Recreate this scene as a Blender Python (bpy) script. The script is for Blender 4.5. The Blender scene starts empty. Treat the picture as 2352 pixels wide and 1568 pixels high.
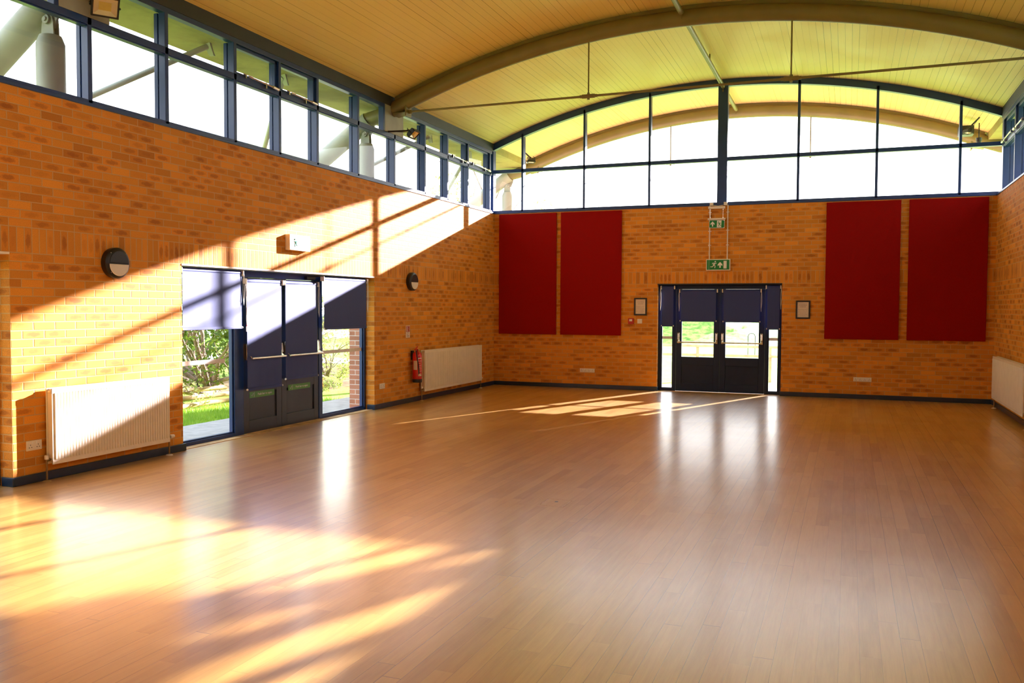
import bpy, bmesh, math, random
from mathutils import Vector, Matrix, noise
random.seed(7)
S = bpy.context.scene
COL = S.collection
PI = math.pi
W = 8.96; H = 3.45; HD = 2.025
# ------------------------------------------------------------------ node helpers
def lin(c):
    return tuple(((v/255)/12.92 if v/255 <= .04045 else (((v/255)+.055)/1.055)**2.4) for v in c)+(1,)
class N:
    def __init__(s, name):
        s.m = bpy.data.materials.new(name); s.m.use_nodes = True
        s.t = s.m.node_tree; s.b = s.t.nodes['Principled BSDF']
    def n(s, typ, **k):
        n = s.t.nodes.new(typ)
        for a, v in k.items(): setattr(n, a, v)
        return n
    def l(s, a, b): s.t.links.new(a, b)
    def math(s, op, a, b=None, c=None, clamp=False):
        n = s.n('ShaderNodeMath', operation=op, use_clamp=clamp)
        for i, v in enumerate((a, b, c)):
            if v is None: continue
            if isinstance(v, (int, float)): n.inputs[i].default_value = v
            else: s.l(v, n.inputs[i])
        return n.outputs[0]
    def mix(s, f, a, b, typ='MIX'):
        n = s.n('ShaderNodeMix', data_type='RGBA', blend_type=typ)
        for i, v in ((0, f), (6, a), (7, b)):
            if isinstance(v, (int, float)): n.inputs[i].default_value = v
            elif isinstance(v, tuple): n.inputs[i].default_value = v if len(v) == 4 else v+(1,)
            else: s.l(v, n.inputs[i])
        return n.outputs[2]
    def xyz(s, vec=None):
        if vec is None: vec = s.n('ShaderNodeTexCoord').outputs['Object']
        q = s.n('ShaderNodeSeparateXYZ'); s.l(vec, q.inputs[0]); return q.outputs
    def vec(s, x, y=0., z=0.):
        q = s.n('ShaderNodeCombineXYZ')
        for i, v in enumerate((x, y, z)):
            if isinstance(v, (int, float)): q.inputs[i].default_value = v
            else: s.l(v, q.inputs[i])
        return q.outputs[0]
    def noise(s, vec, scale=5., detail=3., rough=.5, out=0):
        q = s.n('ShaderNodeTexNoise'); q.inputs['Scale'].default_value = scale
        q.inputs['Detail'].default_value = detail; q.inputs['Roughness'].default_value = rough
        if vec is not None: s.l(vec, q.inputs['Vector'])
        return q.outputs[out]
    def white(s, vec, out=0):
        q = s.n('ShaderNodeTexWhiteNoise', noise_dimensions='3D'); s.l(vec, q.inputs['Vector']); return q.outputs[out]
    def ramp(s, f, a, b, lo=0., hi=1.):
        q = s.n('ShaderNodeMapRange', interpolation_type='SMOOTHSTEP')
        s.l(f, q.inputs[0]); q.inputs[1].default_value = a; q.inputs[2].default_value = b
        q.inputs[3].default_value = lo; q.inputs[4].default_value = hi
        return q.outputs[0]
    def bump(s, h, strength=.3, dist=.01):
        q = s.n('ShaderNodeBump'); q.inputs['Strength'].default_value = strength
        q.inputs['Distance'].default_value = dist; s.l(h, q.inputs['Height']); s.l(q.outputs[0], s.b.inputs['Normal'])
        return q
    def set(s, **k):
        for a, v in k.items():
            a = a.replace('_', ' ')
            i = s.b.inputs[a]
            if isinstance(v, (int, float, tuple)): i.default_value = (v+(1,) if isinstance(v, tuple) and len(v) == 3 and a in ('Base Color', 'Emission Color') else v)
            else: s.l(v, i)
        return s

def plain(name, col, rough=.5, metal=0., spec=.5, var=.06, nscale=8., bump=0., coat=0., ndetail=3.):
    m = N(name)
    tc = m.n('ShaderNodeTexCoord').outputs['Object']
    nz = m.noise(tc, nscale, ndetail)
    f = m.ramp(nz, .3, .7, 1-var, 1+var)
    c = m.n('ShaderNodeVectorMath', operation='SCALE'); c.inputs[0].default_value = col[:3]; m.l(f, c.inputs['Scale'])
    m.set(Base_Color=c.outputs[0], Roughness=rough, Metallic=metal, Specular_IOR_Level=spec)
    if coat: m.set(Coat_Weight=coat, Coat_Roughness=.2)
    if bump: m.bump(m.noise(tc, nscale*12, 2.), bump, .002)
    return m.m

def brick(name, face, dark, mortar, off=0., smudge=.55, tint=(1, 1, 1)):
    m = N(name)
    geo = m.n('ShaderNodeNewGeometry')
    p = m.xyz(geo.outputs['Position']); nn = m.xyz(geo.outputs['Normal'])
    isx = m.math('GREATER_THAN', m.math('ABSOLUTE', nn[0]), .5)
    uy = m.math('SUBTRACT', p[1], off)
    u = m.math('ADD', m.math('MULTIPLY', uy, isx), m.math('MULTIPLY', p[0], m.math('SUBTRACT', 1., isx)))
    z = p[2]
    sol = m.math('MULTIPLY', m.math('GREATER_THAN', z, HD), m.math('LESS_THAN', z, HD+.225))
    nsol = m.math('SUBTRACT', 1., sol)
    row = m.math('FLOOR', m.math('DIVIDE', z, .075))
    half = m.math('MULTIPLY', m.math('MODULO', m.math('ABSOLUTE', row), 2.), .5)
    ub = m.math('ADD', m.math('DIVIDE', u, .225), half)
    us = m.math('DIVIDE', u, .075)
    U = m.math('ADD', m.math('MULTIPLY', ub, nsol), m.math('MULTIPLY', us, sol))
    V = m.math('ADD', m.math('MULTIPLY', m.math('DIVIDE', z, .075), nsol), m.math('MULTIPLY', m.math('DIVIDE', m.math('SUBTRACT', z, HD), .225), sol))
    fu = m.math('FRACT', U); fv = m.math('FRACT', V)
    idv = m.vec(m.math('FLOOR', U), m.math('FLOOR', V), m.math('ADD', m.math('MULTIPLY', isx, 7.3), m.math('MULTIPLY', sol, 3.1)))
    r1 = m.white(idv); q = m.n('ShaderNodeTexWhiteNoise', noise_dimensions='3D'); m.l(idv, q.inputs['Vector'])
    rc = m.xyz(q.outputs['Color'])
    # joint mask in metres
    bw = m.math('ADD', m.math('MULTIPLY', nsol, .225), m.math('MULTIPLY', sol, .075))
    bh = m.math('ADD', m.math('MULTIPLY', nsol, .075), m.math('MULTIPLY', sol, .225))
    du = m.math('MULTIPLY', m.math('MINIMUM', fu, m.math('SUBTRACT', 1., fu)), bw)
    dv = m.math('MULTIPLY', m.math('MINIMUM', fv, m.math('SUBTRACT', 1., fv)), bh)
    wob = m.math('MULTIPLY', m.math('SUBTRACT', m.noise(geo.outputs['Position'], 60., 2.), .5), .003)
    d = m.math('ADD', m.math('MINIMUM', du, dv), wob)
    joint = m.ramp(d, .0035, .0060, 1., 0.)
    # smudge in the middle of a brick
    su = m.math('ABSOLUTE', m.math('SUBTRACT', fu, .5)); sv = m.math('ABSOLUTE', m.math('SUBTRACT', fv, .5))
    a = m.math('ADD', m.math('POWER', m.math('MULTIPLY', su, 2.5), 2.), m.math('POWER', m.math('MULTIPLY', sv, 2.7), 2.))
    a = m.math('ADD', a, m.math('MULTIPLY', m.math('SUBTRACT', m.noise(geo.outputs['Position'], 24., 3.), .5), 1.6))
    sm = m.ramp(a, .15, 1.0, 1., 0.)
    sm = m.math('MULTIPLY', sm, m.ramp(rc[0], .30, .95, 0., smudge))
    full = m.ramp(rc[1], .92, .96, 0., .28)
    sm = m.math('MAXIMUM', sm, full)
    grain = m.ramp(m.noise(geo.outputs['Position'], 180., 3.), .35, .65, .86, 1.1)
    tone = m.math('MULTIPLY', m.math('ADD', .84, m.math('MULTIPLY', rc[2], .3)), grain)
    base = m.mix(m.math('MULTIPLY', r1, .55), face, tuple(face[i]*t for i, t in enumerate((.88, .72, .6))))
    base = m.mix(sm, base, dark)
    sc = m.n('ShaderNodeVectorMath', operation='SCALE'); m.l(base, sc.inputs[0]); m.l(tone, sc.inputs['Scale'])
    col = m.mix(joint, sc.outputs[0], mortar)
    m.set(Base_Color=col, Roughness=.78, Specular_IOR_Level=.35)
    h = m.math('ADD', m.ramp(d, .002, .009, 0., 1.), m.math('MULTIPLY', m.noise(geo.outputs['Position'], 220., 3.), .12))
    m.bump(h, .55, .004)
    return m.m

def planks(name, w, L, base, alt, gap, rough, grain=.25, gapw=.0016, bumpd=.0007, spec=.5, tilt=0., coat=0., useuv=False, contrast=1.):
    m = N(name)
    if useuv:
        uvn = m.n('ShaderNodeUVMap'); p = m.xyz(uvn.outputs[0])
    else:
        p = m.xyz(m.n('ShaderNodeNewGeometry').outputs['Position'])
    c = m.math('DIVIDE', p[0], w); ci = m.math('FLOOR', c); cf = m.math('FRACT', c)
    offs = m.white(m.vec(ci, 3.1, 1.7))
    ll = m.math('ADD', L*.75, m.math('MULTIPLY', m.white(m.vec(ci, 9.1, 2.7)), L*.5))
    r = m.math('ADD', m.math('DIVIDE', p[1], ll), m.math('MULTIPLY', offs, 7.))
    ri = m.math('FLOOR', r); rf = m.math('FRACT', r)
    idv = m.vec(ci, ri, 0.)
    q = m.n('ShaderNodeTexWhiteNoise', noise_dimensions='3D'); m.l(idv, q.inputs['Vector']); rc = m.xyz(q.outputs['Color'])
    gx = m.math('MULTIPLY', m.math('MINIMUM', cf, m.math('SUBTRACT', 1., cf)), w)
    gy = m.math('MULTIPLY', m.math('MINIMUM', rf, m.math('SUBTRACT', 1., rf)), ll)
    gd = m.math('MINIMUM', gx, gy)
    gapm = m.ramp(gd, gapw*.4, gapw, 1., 0.)
    gv = m.vec(m.math('MULTIPLY', p[0], 22.), m.math('ADD', m.math('MULTIPLY', p[1], 1.6), m.math('MULTIPLY', rc[0], 40.)), m.math('MULTIPLY', rc[1], 20.))
    g1 = m.noise(gv, 1.6, 5., .6)
    gv2 = m.vec(m.math('MULTIPLY', p[0], 160.), m.math('MULTIPLY', p[1], 5.), m.math('MULTIPLY', rc[1], 20.))
    g2 = m.noise(gv2, 1., 3.)
    t = m.math('ADD', m.math('MULTIPLY', m.math('POWER', rc[2], 1.4), contrast), m.math('MULTIPLY', m.math('SUBTRACT', g1, .5), grain*3.), clamp=True)
    col = m.mix(t, base, alt)
    tone = m.math('ADD', 1-grain*.25, m.math('MULTIPLY', g2, grain*.5))
    sc = m.n('ShaderNodeVectorMath', operation='SCALE'); m.l(col, sc.inputs[0]); m.l(tone, sc.inputs['Scale'])
    # open joints are uneven: some boards butt tight
    op = m.ramp(m.white(m.vec(ci, 5.5, 0.)), .3, .95, .12, 1.)
    col = m.mix(m.math('MULTIPLY', gapm, op), sc.outputs[0], gap)
    m.set(Base_Color=col, Specular_IOR_Level=spec)
    rn = m.ramp(m.noise(m.vec(p[0], p[1], 0.), 1.3, 4.), .3, .7, rough*.9, rough*1.15)
    m.set(Roughness=rn)
    if coat: m.set(Coat_Weight=coat, Coat_Roughness=.22, Coat_IOR=1.8)
    hh = m.math('ADD', m.math('MULTIPLY', m.math('SUBTRACT', 1., gapm), .7), m.math('MULTIPLY', g2, .12))
    if tilt:
        cup = m.math('MULTIPLY', m.math('MULTIPLY', cf, m.math('SUBTRACT', rc[0], .5)), tilt)
        hh = m.math('ADD', hh, cup)
        lon = m.noise(m.vec(m.math('MULTIPLY', ci, 3.7), m.math('MULTIPLY', p[1], 1.1), 0.), 1., 2.)
        hh = m.math('ADD', hh, m.math('MULTIPLY', lon, tilt*2.))
    m.bump(hh, .5, bumpd)
    return m.m

def glass(name, tint=(1, 1, 1), refl=1.):
    m = N(name); m.t.nodes.remove(m.b)
    tr = m.n('ShaderNodeBsdfTransparent'); tr.inputs[0].default_value = tint+(1,)
    gl = m.n('ShaderNodeBsdfGlossy'); gl.inputs['Roughness'].default_value = .01
    ge = m.n('ShaderNodeNewGeometry'); dt = m.n('ShaderNodeVectorMath', operation='DOT_PRODUCT')
    m.l(ge.outputs['Incoming'], dt.inputs[0]); m.l(ge.outputs['Normal'], dt.inputs[1])
    ct = m.math('SUBTRACT', 1., m.math('ABSOLUTE', dt.outputs['Value']), clamp=True)
    fz = m.math('ADD', .035, m.math('MULTIPLY', m.math('POWER', ct, 5.), .5))
    sp = m.noise(m.n('ShaderNodeTexCoord').outputs['Object'], 3., 4.)
    mx = m.n('ShaderNodeMixShader')
    f = m.math('MULTIPLY', fz, m.ramp(sp, .2, .8, refl*.9, refl))
    m.l(f, mx.inputs[0]); m.l(tr.outputs[0], mx.inputs[1]); m.l(gl.outputs[0], mx.inputs[2])
    m.l(mx.outputs[0], m.t.nodes['Material Output'].inputs[0])
    return m.m

def foliage(name, a, b, trans=.35):
    m = N(name)
    oi = m.n('ShaderNodeNewGeometry')
    r = m.white(m.vec(m.math('FLOOR', m.math('MULTIPLY', m.xyz(oi.outputs['Position'])[0], 9.)), m.math('FLOOR', m.math('MULTIPLY', m.xyz(oi.outputs['Position'])[1], 9.)), m.math('FLOOR', m.math('MULTIPLY', m.xyz(oi.outputs['Position'])[2], 9.))))
    col = m.mix(r, a, b)
    m.set(Base_Color=col, Roughness=.45, Specular_IOR_Level=.4)
    tl = m.n('ShaderNodeBsdfTranslucent'); m.l(col, tl.inputs[0])
    mx = m.n('ShaderNodeMixShader'); mx.inputs[0].default_value = trans
    m.l(m.b.outputs[0], mx.inputs[1]); m.l(tl.outputs[0], mx.inputs[2]); m.l(mx.outputs[0], m.t.nodes['Material Output'].inputs[0])
    return m.m

def grassmat(name, a, b, c, sc=1.):
    m = N(name)
    tc = m.n('ShaderNodeNewGeometry').outputs['Position']
    n1 = m.noise(tc, 3.*sc, 6., .65); n2 = m.noise(tc, .35*sc, 3.); n3 = m.noise(tc, 45.*sc, 3.)
    col = m.mix(m.ramp(n1, .35, .65), a, b); col = m.mix(m.ramp(n2, .5, .8, 0., .5), col, c)
    col = m.mix(m.ramp(n3, .3, .5, .55, 0.), col, tuple(v*.35 for v in a))
    m.set(Base_Color=col, Roughness=.8, Specular_IOR_Level=.2)
    m.bump(m.math('ADD', n1, m.math('MULTIPLY', n3, .5)), .8, .06)
    return m.m

# ------------------------------------------------------------------ materials
M = {}
M['brick'] = brick('orange_brick', (.73, .295, .030), (.26, .062, .004), (.62, .37, .13), off=-10.8865)
M['brick_out'] = brick('weathered_outside_brick', (.55, .26, .17), (.38, .17, .12), (.75, .70, .66), off=-10.8865)
M['floor'] = planks('oak_strip_floor', .0905, 1.5, (.66, .375, .088), (.42, .19, .030), (.05, .018, .006), .42, grain=.34, gapw=.0022, spec=.8, tilt=.06, coat=1., contrast=.55, bumpd=.0010)
M['ceil'] = planks('ceiling_planks', .1, 40., (.88, .70, .30), (.82, .62, .24), (.24, .17, .04), .44, grain=.03, gapw=.004, spec=.5, tilt=.3, useuv=True, contrast=.5, bumpd=.004)
M['blue'] = plain('blue_painted_metal', (.010, .043, .18), .33, 0., .55, .05)
M['navy'] = plain('navy_door_paint', (.007, .020, .060), .38, 0., .3, .05)
M['navy_sheen'] = plain('navy_door_sheen_grey', (.026, .034, .048), .36, 0., .55, .05)  # navy door paint greyed: sky sheen off the floor put into the base colour
M['skirt'] = plain('blue_grey_gloss_skirting', (.010, .024, .055), .3, 0., .5, .08)
M['steel'] = plain('beige_painted_steel', (.20, .165, .06), .42, 0., .5, .08, 3.)
M['greysteel'] = plain('pale_grey_painted_steel', (.33, .34, .29), .5, 0., .4, .14, 2.5)
M['bulk'] = plain('dark_grey_bulkhead', (.028, .032, .034), .5, 0., .4, .08)
M['white'] = plain('white_enamel', (.86, .80, .68), .33, 0., .5, .03)
M['plastic'] = plain('white_plastic', (.82, .77, .68), .4, 0., .5, .02)
M['black'] = plain('black_plastic', (.012, .012, .012), .4)
M['dark'] = plain('dark_void', (.01, .01, .01), .8)
M['chrome'] = plain('brushed_steel', (.78, .74, .66), .22, 1.)
M['copper'] = plain('pipe_brass', (.30, .20, .08), .35, .8)
M['green'] = plain('sign_green', (.0, .22, .045), .4)
M['paleg'] = plain('sticker_green', (.10, .33, .08), .45)
M['signwhite'] = plain('sign_white', (.85, .88, .85), .4)
M['cyan'] = plain('sign_pale_aqua', (.18, .62, .55), .4)
M['red'] = plain('extinguisher_red', (.62, .012, .012), .25, coat=.4)
M['redplastic'] = plain('call_point_red', (.42, .01, .008), .4)
M['paper'] = plain('notice_paper', (.80, .70, .60), .6)
M['ink'] = plain('printed_ink', (.22, .10, .07), .7)
M['lens'] = plain('frosted_lens', (.80, .76, .66), .35, 0., .5, .02)
M['reflector'] = plain('lamp_reflector', (.75, .66, .42), .3, .3)
M['led'] = plain('led_board', (.62, .48, .12), .4)
M['glass'] = glass('window_glass')
M['manif'] = plain('frosted_white_strip', (.80, .84, .84), .5)
M['timber'] = plain('weathered_rail_timber', (.50, .44, .36), .8, 0., .2, .2, 6.)
M['log'] = plain('sandy_log', (.55, .38, .18), .8, 0., .2, .25, 5.)
M['bark'] = plain('pale_bark', (.26, .20, .14), .85, 0., .2, .35, 14.)
M['leaf'] = foliage('shrub_leaf', (.045, .10, .008), (.17, .25, .025))
M['leaf2'] = foliage('light_leaf', (.30, .42, .10), (.55, .55, .20))
M['orangeleaf'] = foliage('orange_leaf', (.62, .20, .04), (.55, .34, .08))
M['blade'] = foliage('grass_blade', (.20, .40, .03), (.36, .55, .06), .4)
M['lawn'] = grassmat('lawn', (.25, .43, .04), (.40, .54, .08), (.45, .50, .14))
M['ivy'] = grassmat('mound_ivy', (.10, .26, .03), (.50, .62, .15), (.34, .50, .10), 1.)
M['render'] = plain('white_render', (.85, .87, .85), .8)
M['tarmac'] = plain('pale_paving', (.42, .41, .39), .85, 0., .2, .12, 9., bump=.3)
M['soil'] = plain('bare_soil', (.20, .14, .07), .9, 0., .1, .35, 4.)
# red fabric panels
m = N('red_wool_panel'); tc = m.n('ShaderNodeTexCoord').outputs['Object']
c = m.mix(m.ramp(m.noise(tc, 260., 3.), .3, .7), (.22, .0015, .0015, 1), (.34, .006, .005, 1))
m.set(Base_Color=c, Roughness=.95, Specular_IOR_Level=.1, Sheen_Weight=.25, Sheen_Tint=(1, .3, .2, 1)); m.bump(m.noise(tc, 420., 2.), .35, .002); M['wool'] = m.m
# blind fabric
m = N('navy_blind_fabric'); tc = m.n('ShaderNodeTexCoord').outputs['Object']
c = m.mix(m.noise(tc, 300., 2.), (.015, .034, .170, 1), (.026, .052, .23, 1))
m.set(Base_Color=c, Roughness=.6, Specular_IOR_Level=.5, Sheen_Weight=.12, Sheen_Roughness=.5, Sheen_Tint=(.8, .85, 1, 1)); m.bump(m.noise(tc, 500., 1.), .15, .001); M['blind'] = m.m
# outer soffit
m = N('stained_soffit'); tc = m.n('ShaderNodeTexCoord').outputs['Object']
c = m.mix(m.ramp(m.noise(tc, 1.6, 6., .7), .35, .7), (.36, .33, .11, 1), (.25, .23, .07, 1))
c = m.mix(m.ramp(m.noise(tc, .8, 4.), .55, .75, 0., .5), c, (.18, .14, .05, 1))
m.set(Base_Color=c, Roughness=.7); M['soffit'] = m.m
# far timber fence boards
m = N('red_fence_boards'); p = m.xyz(m.n('ShaderNodeNewGeometry').outputs['Position'])
f = m.math('FRACT', m.math('DIVIDE', p[0], .15)); c = m.mix(m.math('LESS_THAN', f, .12), (.60, .42, .32, 1), (.2, .12, .08, 1))
m.set(Base_Color=c, Roughness=.85); M['fence'] = m.m

# ------------------------------------------------------------------ mesh builder
class MB:
    def __init__(s): s.bm = bmesh.new()
    def box(s, x0, y0, z0, x1, y1, z1):
        x0, x1 = sorted((x0, x1)); y0, y1 = sorted((y0, y1)); z0, z1 = sorted((z0, z1))
        v = [s.bm.verts.new(p) for p in ((x0,y0,z0),(x1,y0,z0),(x1,y1,z0),(x0,y1,z0),(x0,y0,z1),(x1,y0,z1),(x1,y1,z1),(x0,y1,z1))]
        for f in ((0,3,2,1),(4,5,6,7),(0,1,5,4),(1,2,6,5),(2,3,7,6),(3,0,4,7)): s.bm.faces.new([v[i] for i in f])
        return s
    def obox(s, c, hx, hy, hz, rot):
        n0 = len(s.bm.verts); s.box(-hx, -hy, -hz, hx, hy, hz); s.bm.verts.ensure_lookup_table()
        mt = Matrix.Translation(c) @ rot.to_4x4()
        for v in s.bm.verts[n0:]: v.co = mt @ v.co
        return s
    def prism(s, pts, d):
        """closed polygon pts (3D, planar) extruded by vector d"""
        d = Vector(d); a = [s.bm.verts.new(p) for p in pts]; b = [s.bm.verts.new(Vector(p)+d) for p in pts]
        n = len(pts); s.bm.faces.new(a[::-1]); s.bm.faces.new(b)
        for i in range(n): s.bm.faces.new((a[i], a[(i+1) % n], b[(i+1) % n], b[i]))
        return s
    def tube(s, pts, r, seg=12, caps=True):
        pts = [Vector(p) for p in pts]; rings = []
        rr = r if isinstance(r, (list, tuple)) else [r]*len(pts)
        up = None
        for i, p in enumerate(pts):
            if i == 0: t = pts[1]-p
            elif i == len(pts)-1: t = p-pts[i-1]
            else: t = (pts[i+1]-p).normalized()+(p-pts[i-1]).normalized()
            t.normalize()
            if up is None: up = Vector((0,0,1)) if abs(t.z) < .9 else Vector((0,1,0))
            a = t.cross(up).normalized(); b = a.cross(t).normalized(); up = b
            rings.append([s.bm.verts.new(p+(a*math.cos(2*PI*k/seg)+b*math.sin(2*PI*k/seg))*rr[i]) for k in range(seg)])
        for i in range(len(rings)-1):
            for k in range(seg):
                f = s.bm.faces.new((rings[i][k], rings[i][(k+1) % seg], rings[i+1][(k+1) % seg], rings[i+1][k])); f.smooth = True
        if caps:
            s.bm.faces.new(rings[0][::-1]); s.bm.faces.new(rings[-1])
        return s
    def lathe(s, prof, c, axis, seg=24):
        """prof [(r, h)...] around axis from c"""
        ax = Vector(axis).normalized(); u = ax.orthogonal().normalized(); w = ax.cross(u); c = Vector(c); rings = []
        for r, h in prof:
            if r < 1e-6: rings.append([s.bm.verts.new(c+ax*h)])
            else: rings.append([s.bm.verts.new(c+ax*h+(u*math.cos(2*PI*k/seg)+w*math.sin(2*PI*k/seg))*r) for k in range(seg)])
        for a, b in zip(rings, rings[1:]):
            for k in range(seg):
                k2 = (k+1) % seg
                if len(a) == 1 and len(b) == 1: continue
                if len(a) == 1: f = s.bm.faces.new((a[0], b[k2], b[k]))
                elif len(b) == 1: f = s.bm.faces.new((a[k], a[k2], b[0]))
                else: f = s.bm.faces.new((a[k], a[k2], b[k2], b[k]))
                f.smooth = True
        return s
    def ball(s, c, r, seg=10): return s.lathe([(0, -r)]+[(r*math.sin(PI*i/6), -r*math.cos(PI*i/6)) for i in range(1, 6)]+[(0, r)], c, (0, 0, 1), seg)
    def quad(s, *p): s.bm.faces.new([s.bm.verts.new(q) for q in p]); return s
    def out(s, name, mat, parent=None, bevel=0., bseg=2, **tags):
        me = bpy.data.meshes.new(name)
        bmesh.ops.recalc_face_normals(s.bm, faces=s.bm.faces[:])
        s.bm.to_mesh(me); s.bm.free(); me.set_sharp_from_angle(angle=math.radians(38)); me.materials.append(M[mat] if isinstance(mat, str) else mat)
        o = bpy.data.objects.new(name, me); COL.objects.link(o)
        if parent is not None:
            o.parent = parent
            o.matrix_parent_inverse = Matrix.LocRotScale(parent['_w'] if '_w' in parent else wloc(parent), None, None).inverted()
        if bevel:
            b = o.modifiers.new('bevel', 'BEVEL'); b.width = bevel; b.segments = bseg; b.limit_method = 'ANGLE'
        for k, v in tags.items(): o[k] = v
        return o
def wloc(o):
    v = Vector(o.location)
    p = o.parent
    while p is not None: break
    return v if o.type == 'EMPTY' else Vector((0, 0, 0))
def empty(name, loc, **tags):
    o = bpy.data.objects.new(name, None); COL.objects.link(o); o.location = loc; o.empty_display_size = .1
    for k, v in tags.items(): o[k] = v
    return o
def thing(name, loc, label, cat, group=None):
    o = empty(name, loc, label=label, category=cat)
    if group: o['group'] = group
    return o
def tag(o, label, cat, group=None):
    o['label'] = label; o['category'] = cat
    if group: o['group'] = group
    return o
def dup(root, loc, rotz=0., label=None):
    r = root.copy(); COL.objects.link(r); r.location = loc; r.rotation_euler = (0, 0, rotz)
    if label: r['label'] = label
    def kids(src, dst):
        for ch in [c for c in bpy.data.objects if c.parent is src and c is not dst]:
            c = ch.copy(); COL.objects.link(c); c.parent = dst; kids(ch, c)
    kids(root, r)
    return r
def text_mesh(body, size, mat, name, mtx, parent, extrude=.0006, align='CENTER'):
    cu = bpy.data.curves.new(name, 'FONT'); cu.body = body; cu.size = size; cu.extrude = extrude; cu.align_x = align; cu.align_y = 'CENTER'
    cu.resolution_u = 3
    t = bpy.data.objects.new('tmp', cu); COL.objects.link(t)
    dg = bpy.context.evaluated_depsgraph_get(); me = bpy.data.meshes.new_from_object(t.evaluated_get(dg)); bpy.data.objects.remove(t)
    me.transform(mtx); me.materials.clear(); me.materials.append(M[mat]); me.name = name
    o = bpy.data.objects.new(name, me); COL.objects.link(o)
    o.parent = parent; o.matrix_parent_inverse = Matrix.Translation(wloc(parent)).inverted()
    return o
def face_mtx(origin, side):
    """text plane: 'L' on left wall facing +x, 'F' on far wall facing -y"""
    if side == 'L': R = Matrix(((0, 0, 1), (1, 0, 0), (0, 1, 0)))
    else: R = Matrix(((1, 0, 0), (0, 0, -1), (0, 1, 0)))
    return Matrix.Translation(origin) @ R.to_4x4()

def wall(name, axis, a0, a1, t0, t1, z1, holes, mat, parent=None, **tags):
    """axis 'y': runs along y between a0..a1 with thickness x t0..t1; axis 'x': runs along x"""
    mb = MB(); cuts = sorted({a0, a1, *[v for h in holes for v in h[:2]]})
    for p, q in zip(cuts, cuts[1:]):
        zs = [(0-.15 if True else 0, z1)]
        for h in holes:
            if h[0] <= p+1e-6 and q-1e-6 <= h[1]: zs = [(h[2], z1)] if h[3] is None else [(-.15, h[3]), (h[2], z1)]
        for z0, zt in zs:
            if axis == 'y': mb.box(t0, p, z0, t1, q, zt)
            else: mb.box(p, t0, z0, q, t1, zt)
    return mb.out(name, mat, parent, **tags)

# ------------------------------------------------------------------ room shell
Y0 = -18.4
LD = (-8.832, -4.760); LD3 = (-13.5, -10.8865); FD = (3.339, 5.592)
ST = dict(kind='structure')
wl = wall('wall_left', 'y', Y0-.3, .38, -.20, 0, H, [(LD[0], LD[1], HD, None), (LD3[0], LD3[1], HD, None)], 'brick', **ST)
wall('outer_brickwork', 'y', Y0-.3, .40, -.44, -.20, H+.02, [(LD[0]-.0, LD[1], HD, None), (LD3[0], LD3[1], HD, None)], 'brick_out', wl)
wf = wall('wall_far', 'x', 0, W, 0, .20, H, [(FD[0], FD[1], HD, None)], 'brick', **ST)
wall('outer_brickwork', 'x', -.2, W+.2, .20, .44, H+.02, [(FD[0], FD[1], HD, None)], 'brick_out', wf)
wr = wall('wall_right', 'y', Y0-.3, .38, W, W+.20, H, [], 'brick', **ST)
wall('outer_brickwork', 'y', Y0-.3, .40, W+.20, W+.44, H+.02, [], 'brick_out', wr)
wall('wall_near', 'x', 0, W, Y0-.2, Y0, 4.95, [], 'brick', **ST)
MB().box(-.5, Y0-.3, -.15, W+.5, .44, 0).out('floor', 'floor', **ST)

# arched plank ceiling
CX = 4.5; CR = 12.14; CZ = 5.755-CR
def az(x, off=0.): return CZ+math.sqrt((CR+off)**2-(x-CX)**2)
def arcpts(x0, x1, n, off=0.):
    a0 = math.asin((x0-CX)/(CR+off)); a1 = math.asin((x1-CX)/(CR+off))
    return [(CX+(CR+off)*math.sin(a0+(a1-a0)*i/n), CZ+(CR+off)*math.cos(a0+(a1-a0)*i/n), (a0+(a1-a0)*i/n)*(CR+off)) for i in range(n+1)]
YE = 2.32
def shell(name, x0, x1, y0, y1, th, mat, n=64, **tags):
    bm = bmesh.new(); uv = bm.loops.layers.uv.new('UVMap')
    lo = arcpts(x0, x1, n); hi = arcpts(x0, x1, n, th)
    V = {}
    for i in range(n+1):
        for j, y in enumerate((y0, y1)):
            V[i, j, 0] = bm.verts.new((lo[i][0], y, lo[i][1])); V[i, j, 1] = bm.verts.new((hi[i][0], y, hi[i][1]))
    def face(vs, uvs):
        f = bm.faces.new(vs); f.smooth = True
        for l, q in zip(f.loops, uvs): l[uv].uv = q
    for i in range(n):
        s0, s1 = lo[i][2]+20, lo[i+1][2]+20
        face((V[i,0,0], V[i,1,0], V[i+1,1,0], V[i+1,0,0]), ((s0,y0),(s0,y1),(s1,y1),(s1,y0)))
        face((V[i,0,1], V[i+1,0,1], V[i+1,1,1], V[i,1,1]), ((s0,y0),(s1,y0),(s1,y1),(s0,y1)))
        for j in (0, 1):
            vs = (V[i,j,0], V[i+1,j,0], V[i+1,j,1], V[i,j,1]); f = bm.faces.new(vs if j == 0 else vs[::-1])
            for l in f.loops: l[uv].uv = (s0, 0)
    bm.faces.new((V[0,0,0],V[0,0,1],V[0,1,1],V[0,1,0])); bm.faces.new((V[n,0,0],V[n,1,0],V[n,1,1],V[n,0,1]))
    me = bpy.data.meshes.new(name); bm.to_mesh(me); bm.free(); me.set_sharp_from_angle(angle=math.radians(38)); me.materials.append(M[mat])
    o = bpy.data.objects.new(name, me); COL.objects.link(o)
    for k, v in tags.items(): o[k] = v
    return o
ceil = shell('ceiling', -.07, 9.07, Y0-.3, YE, .10, 'ceil', **ST)
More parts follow.
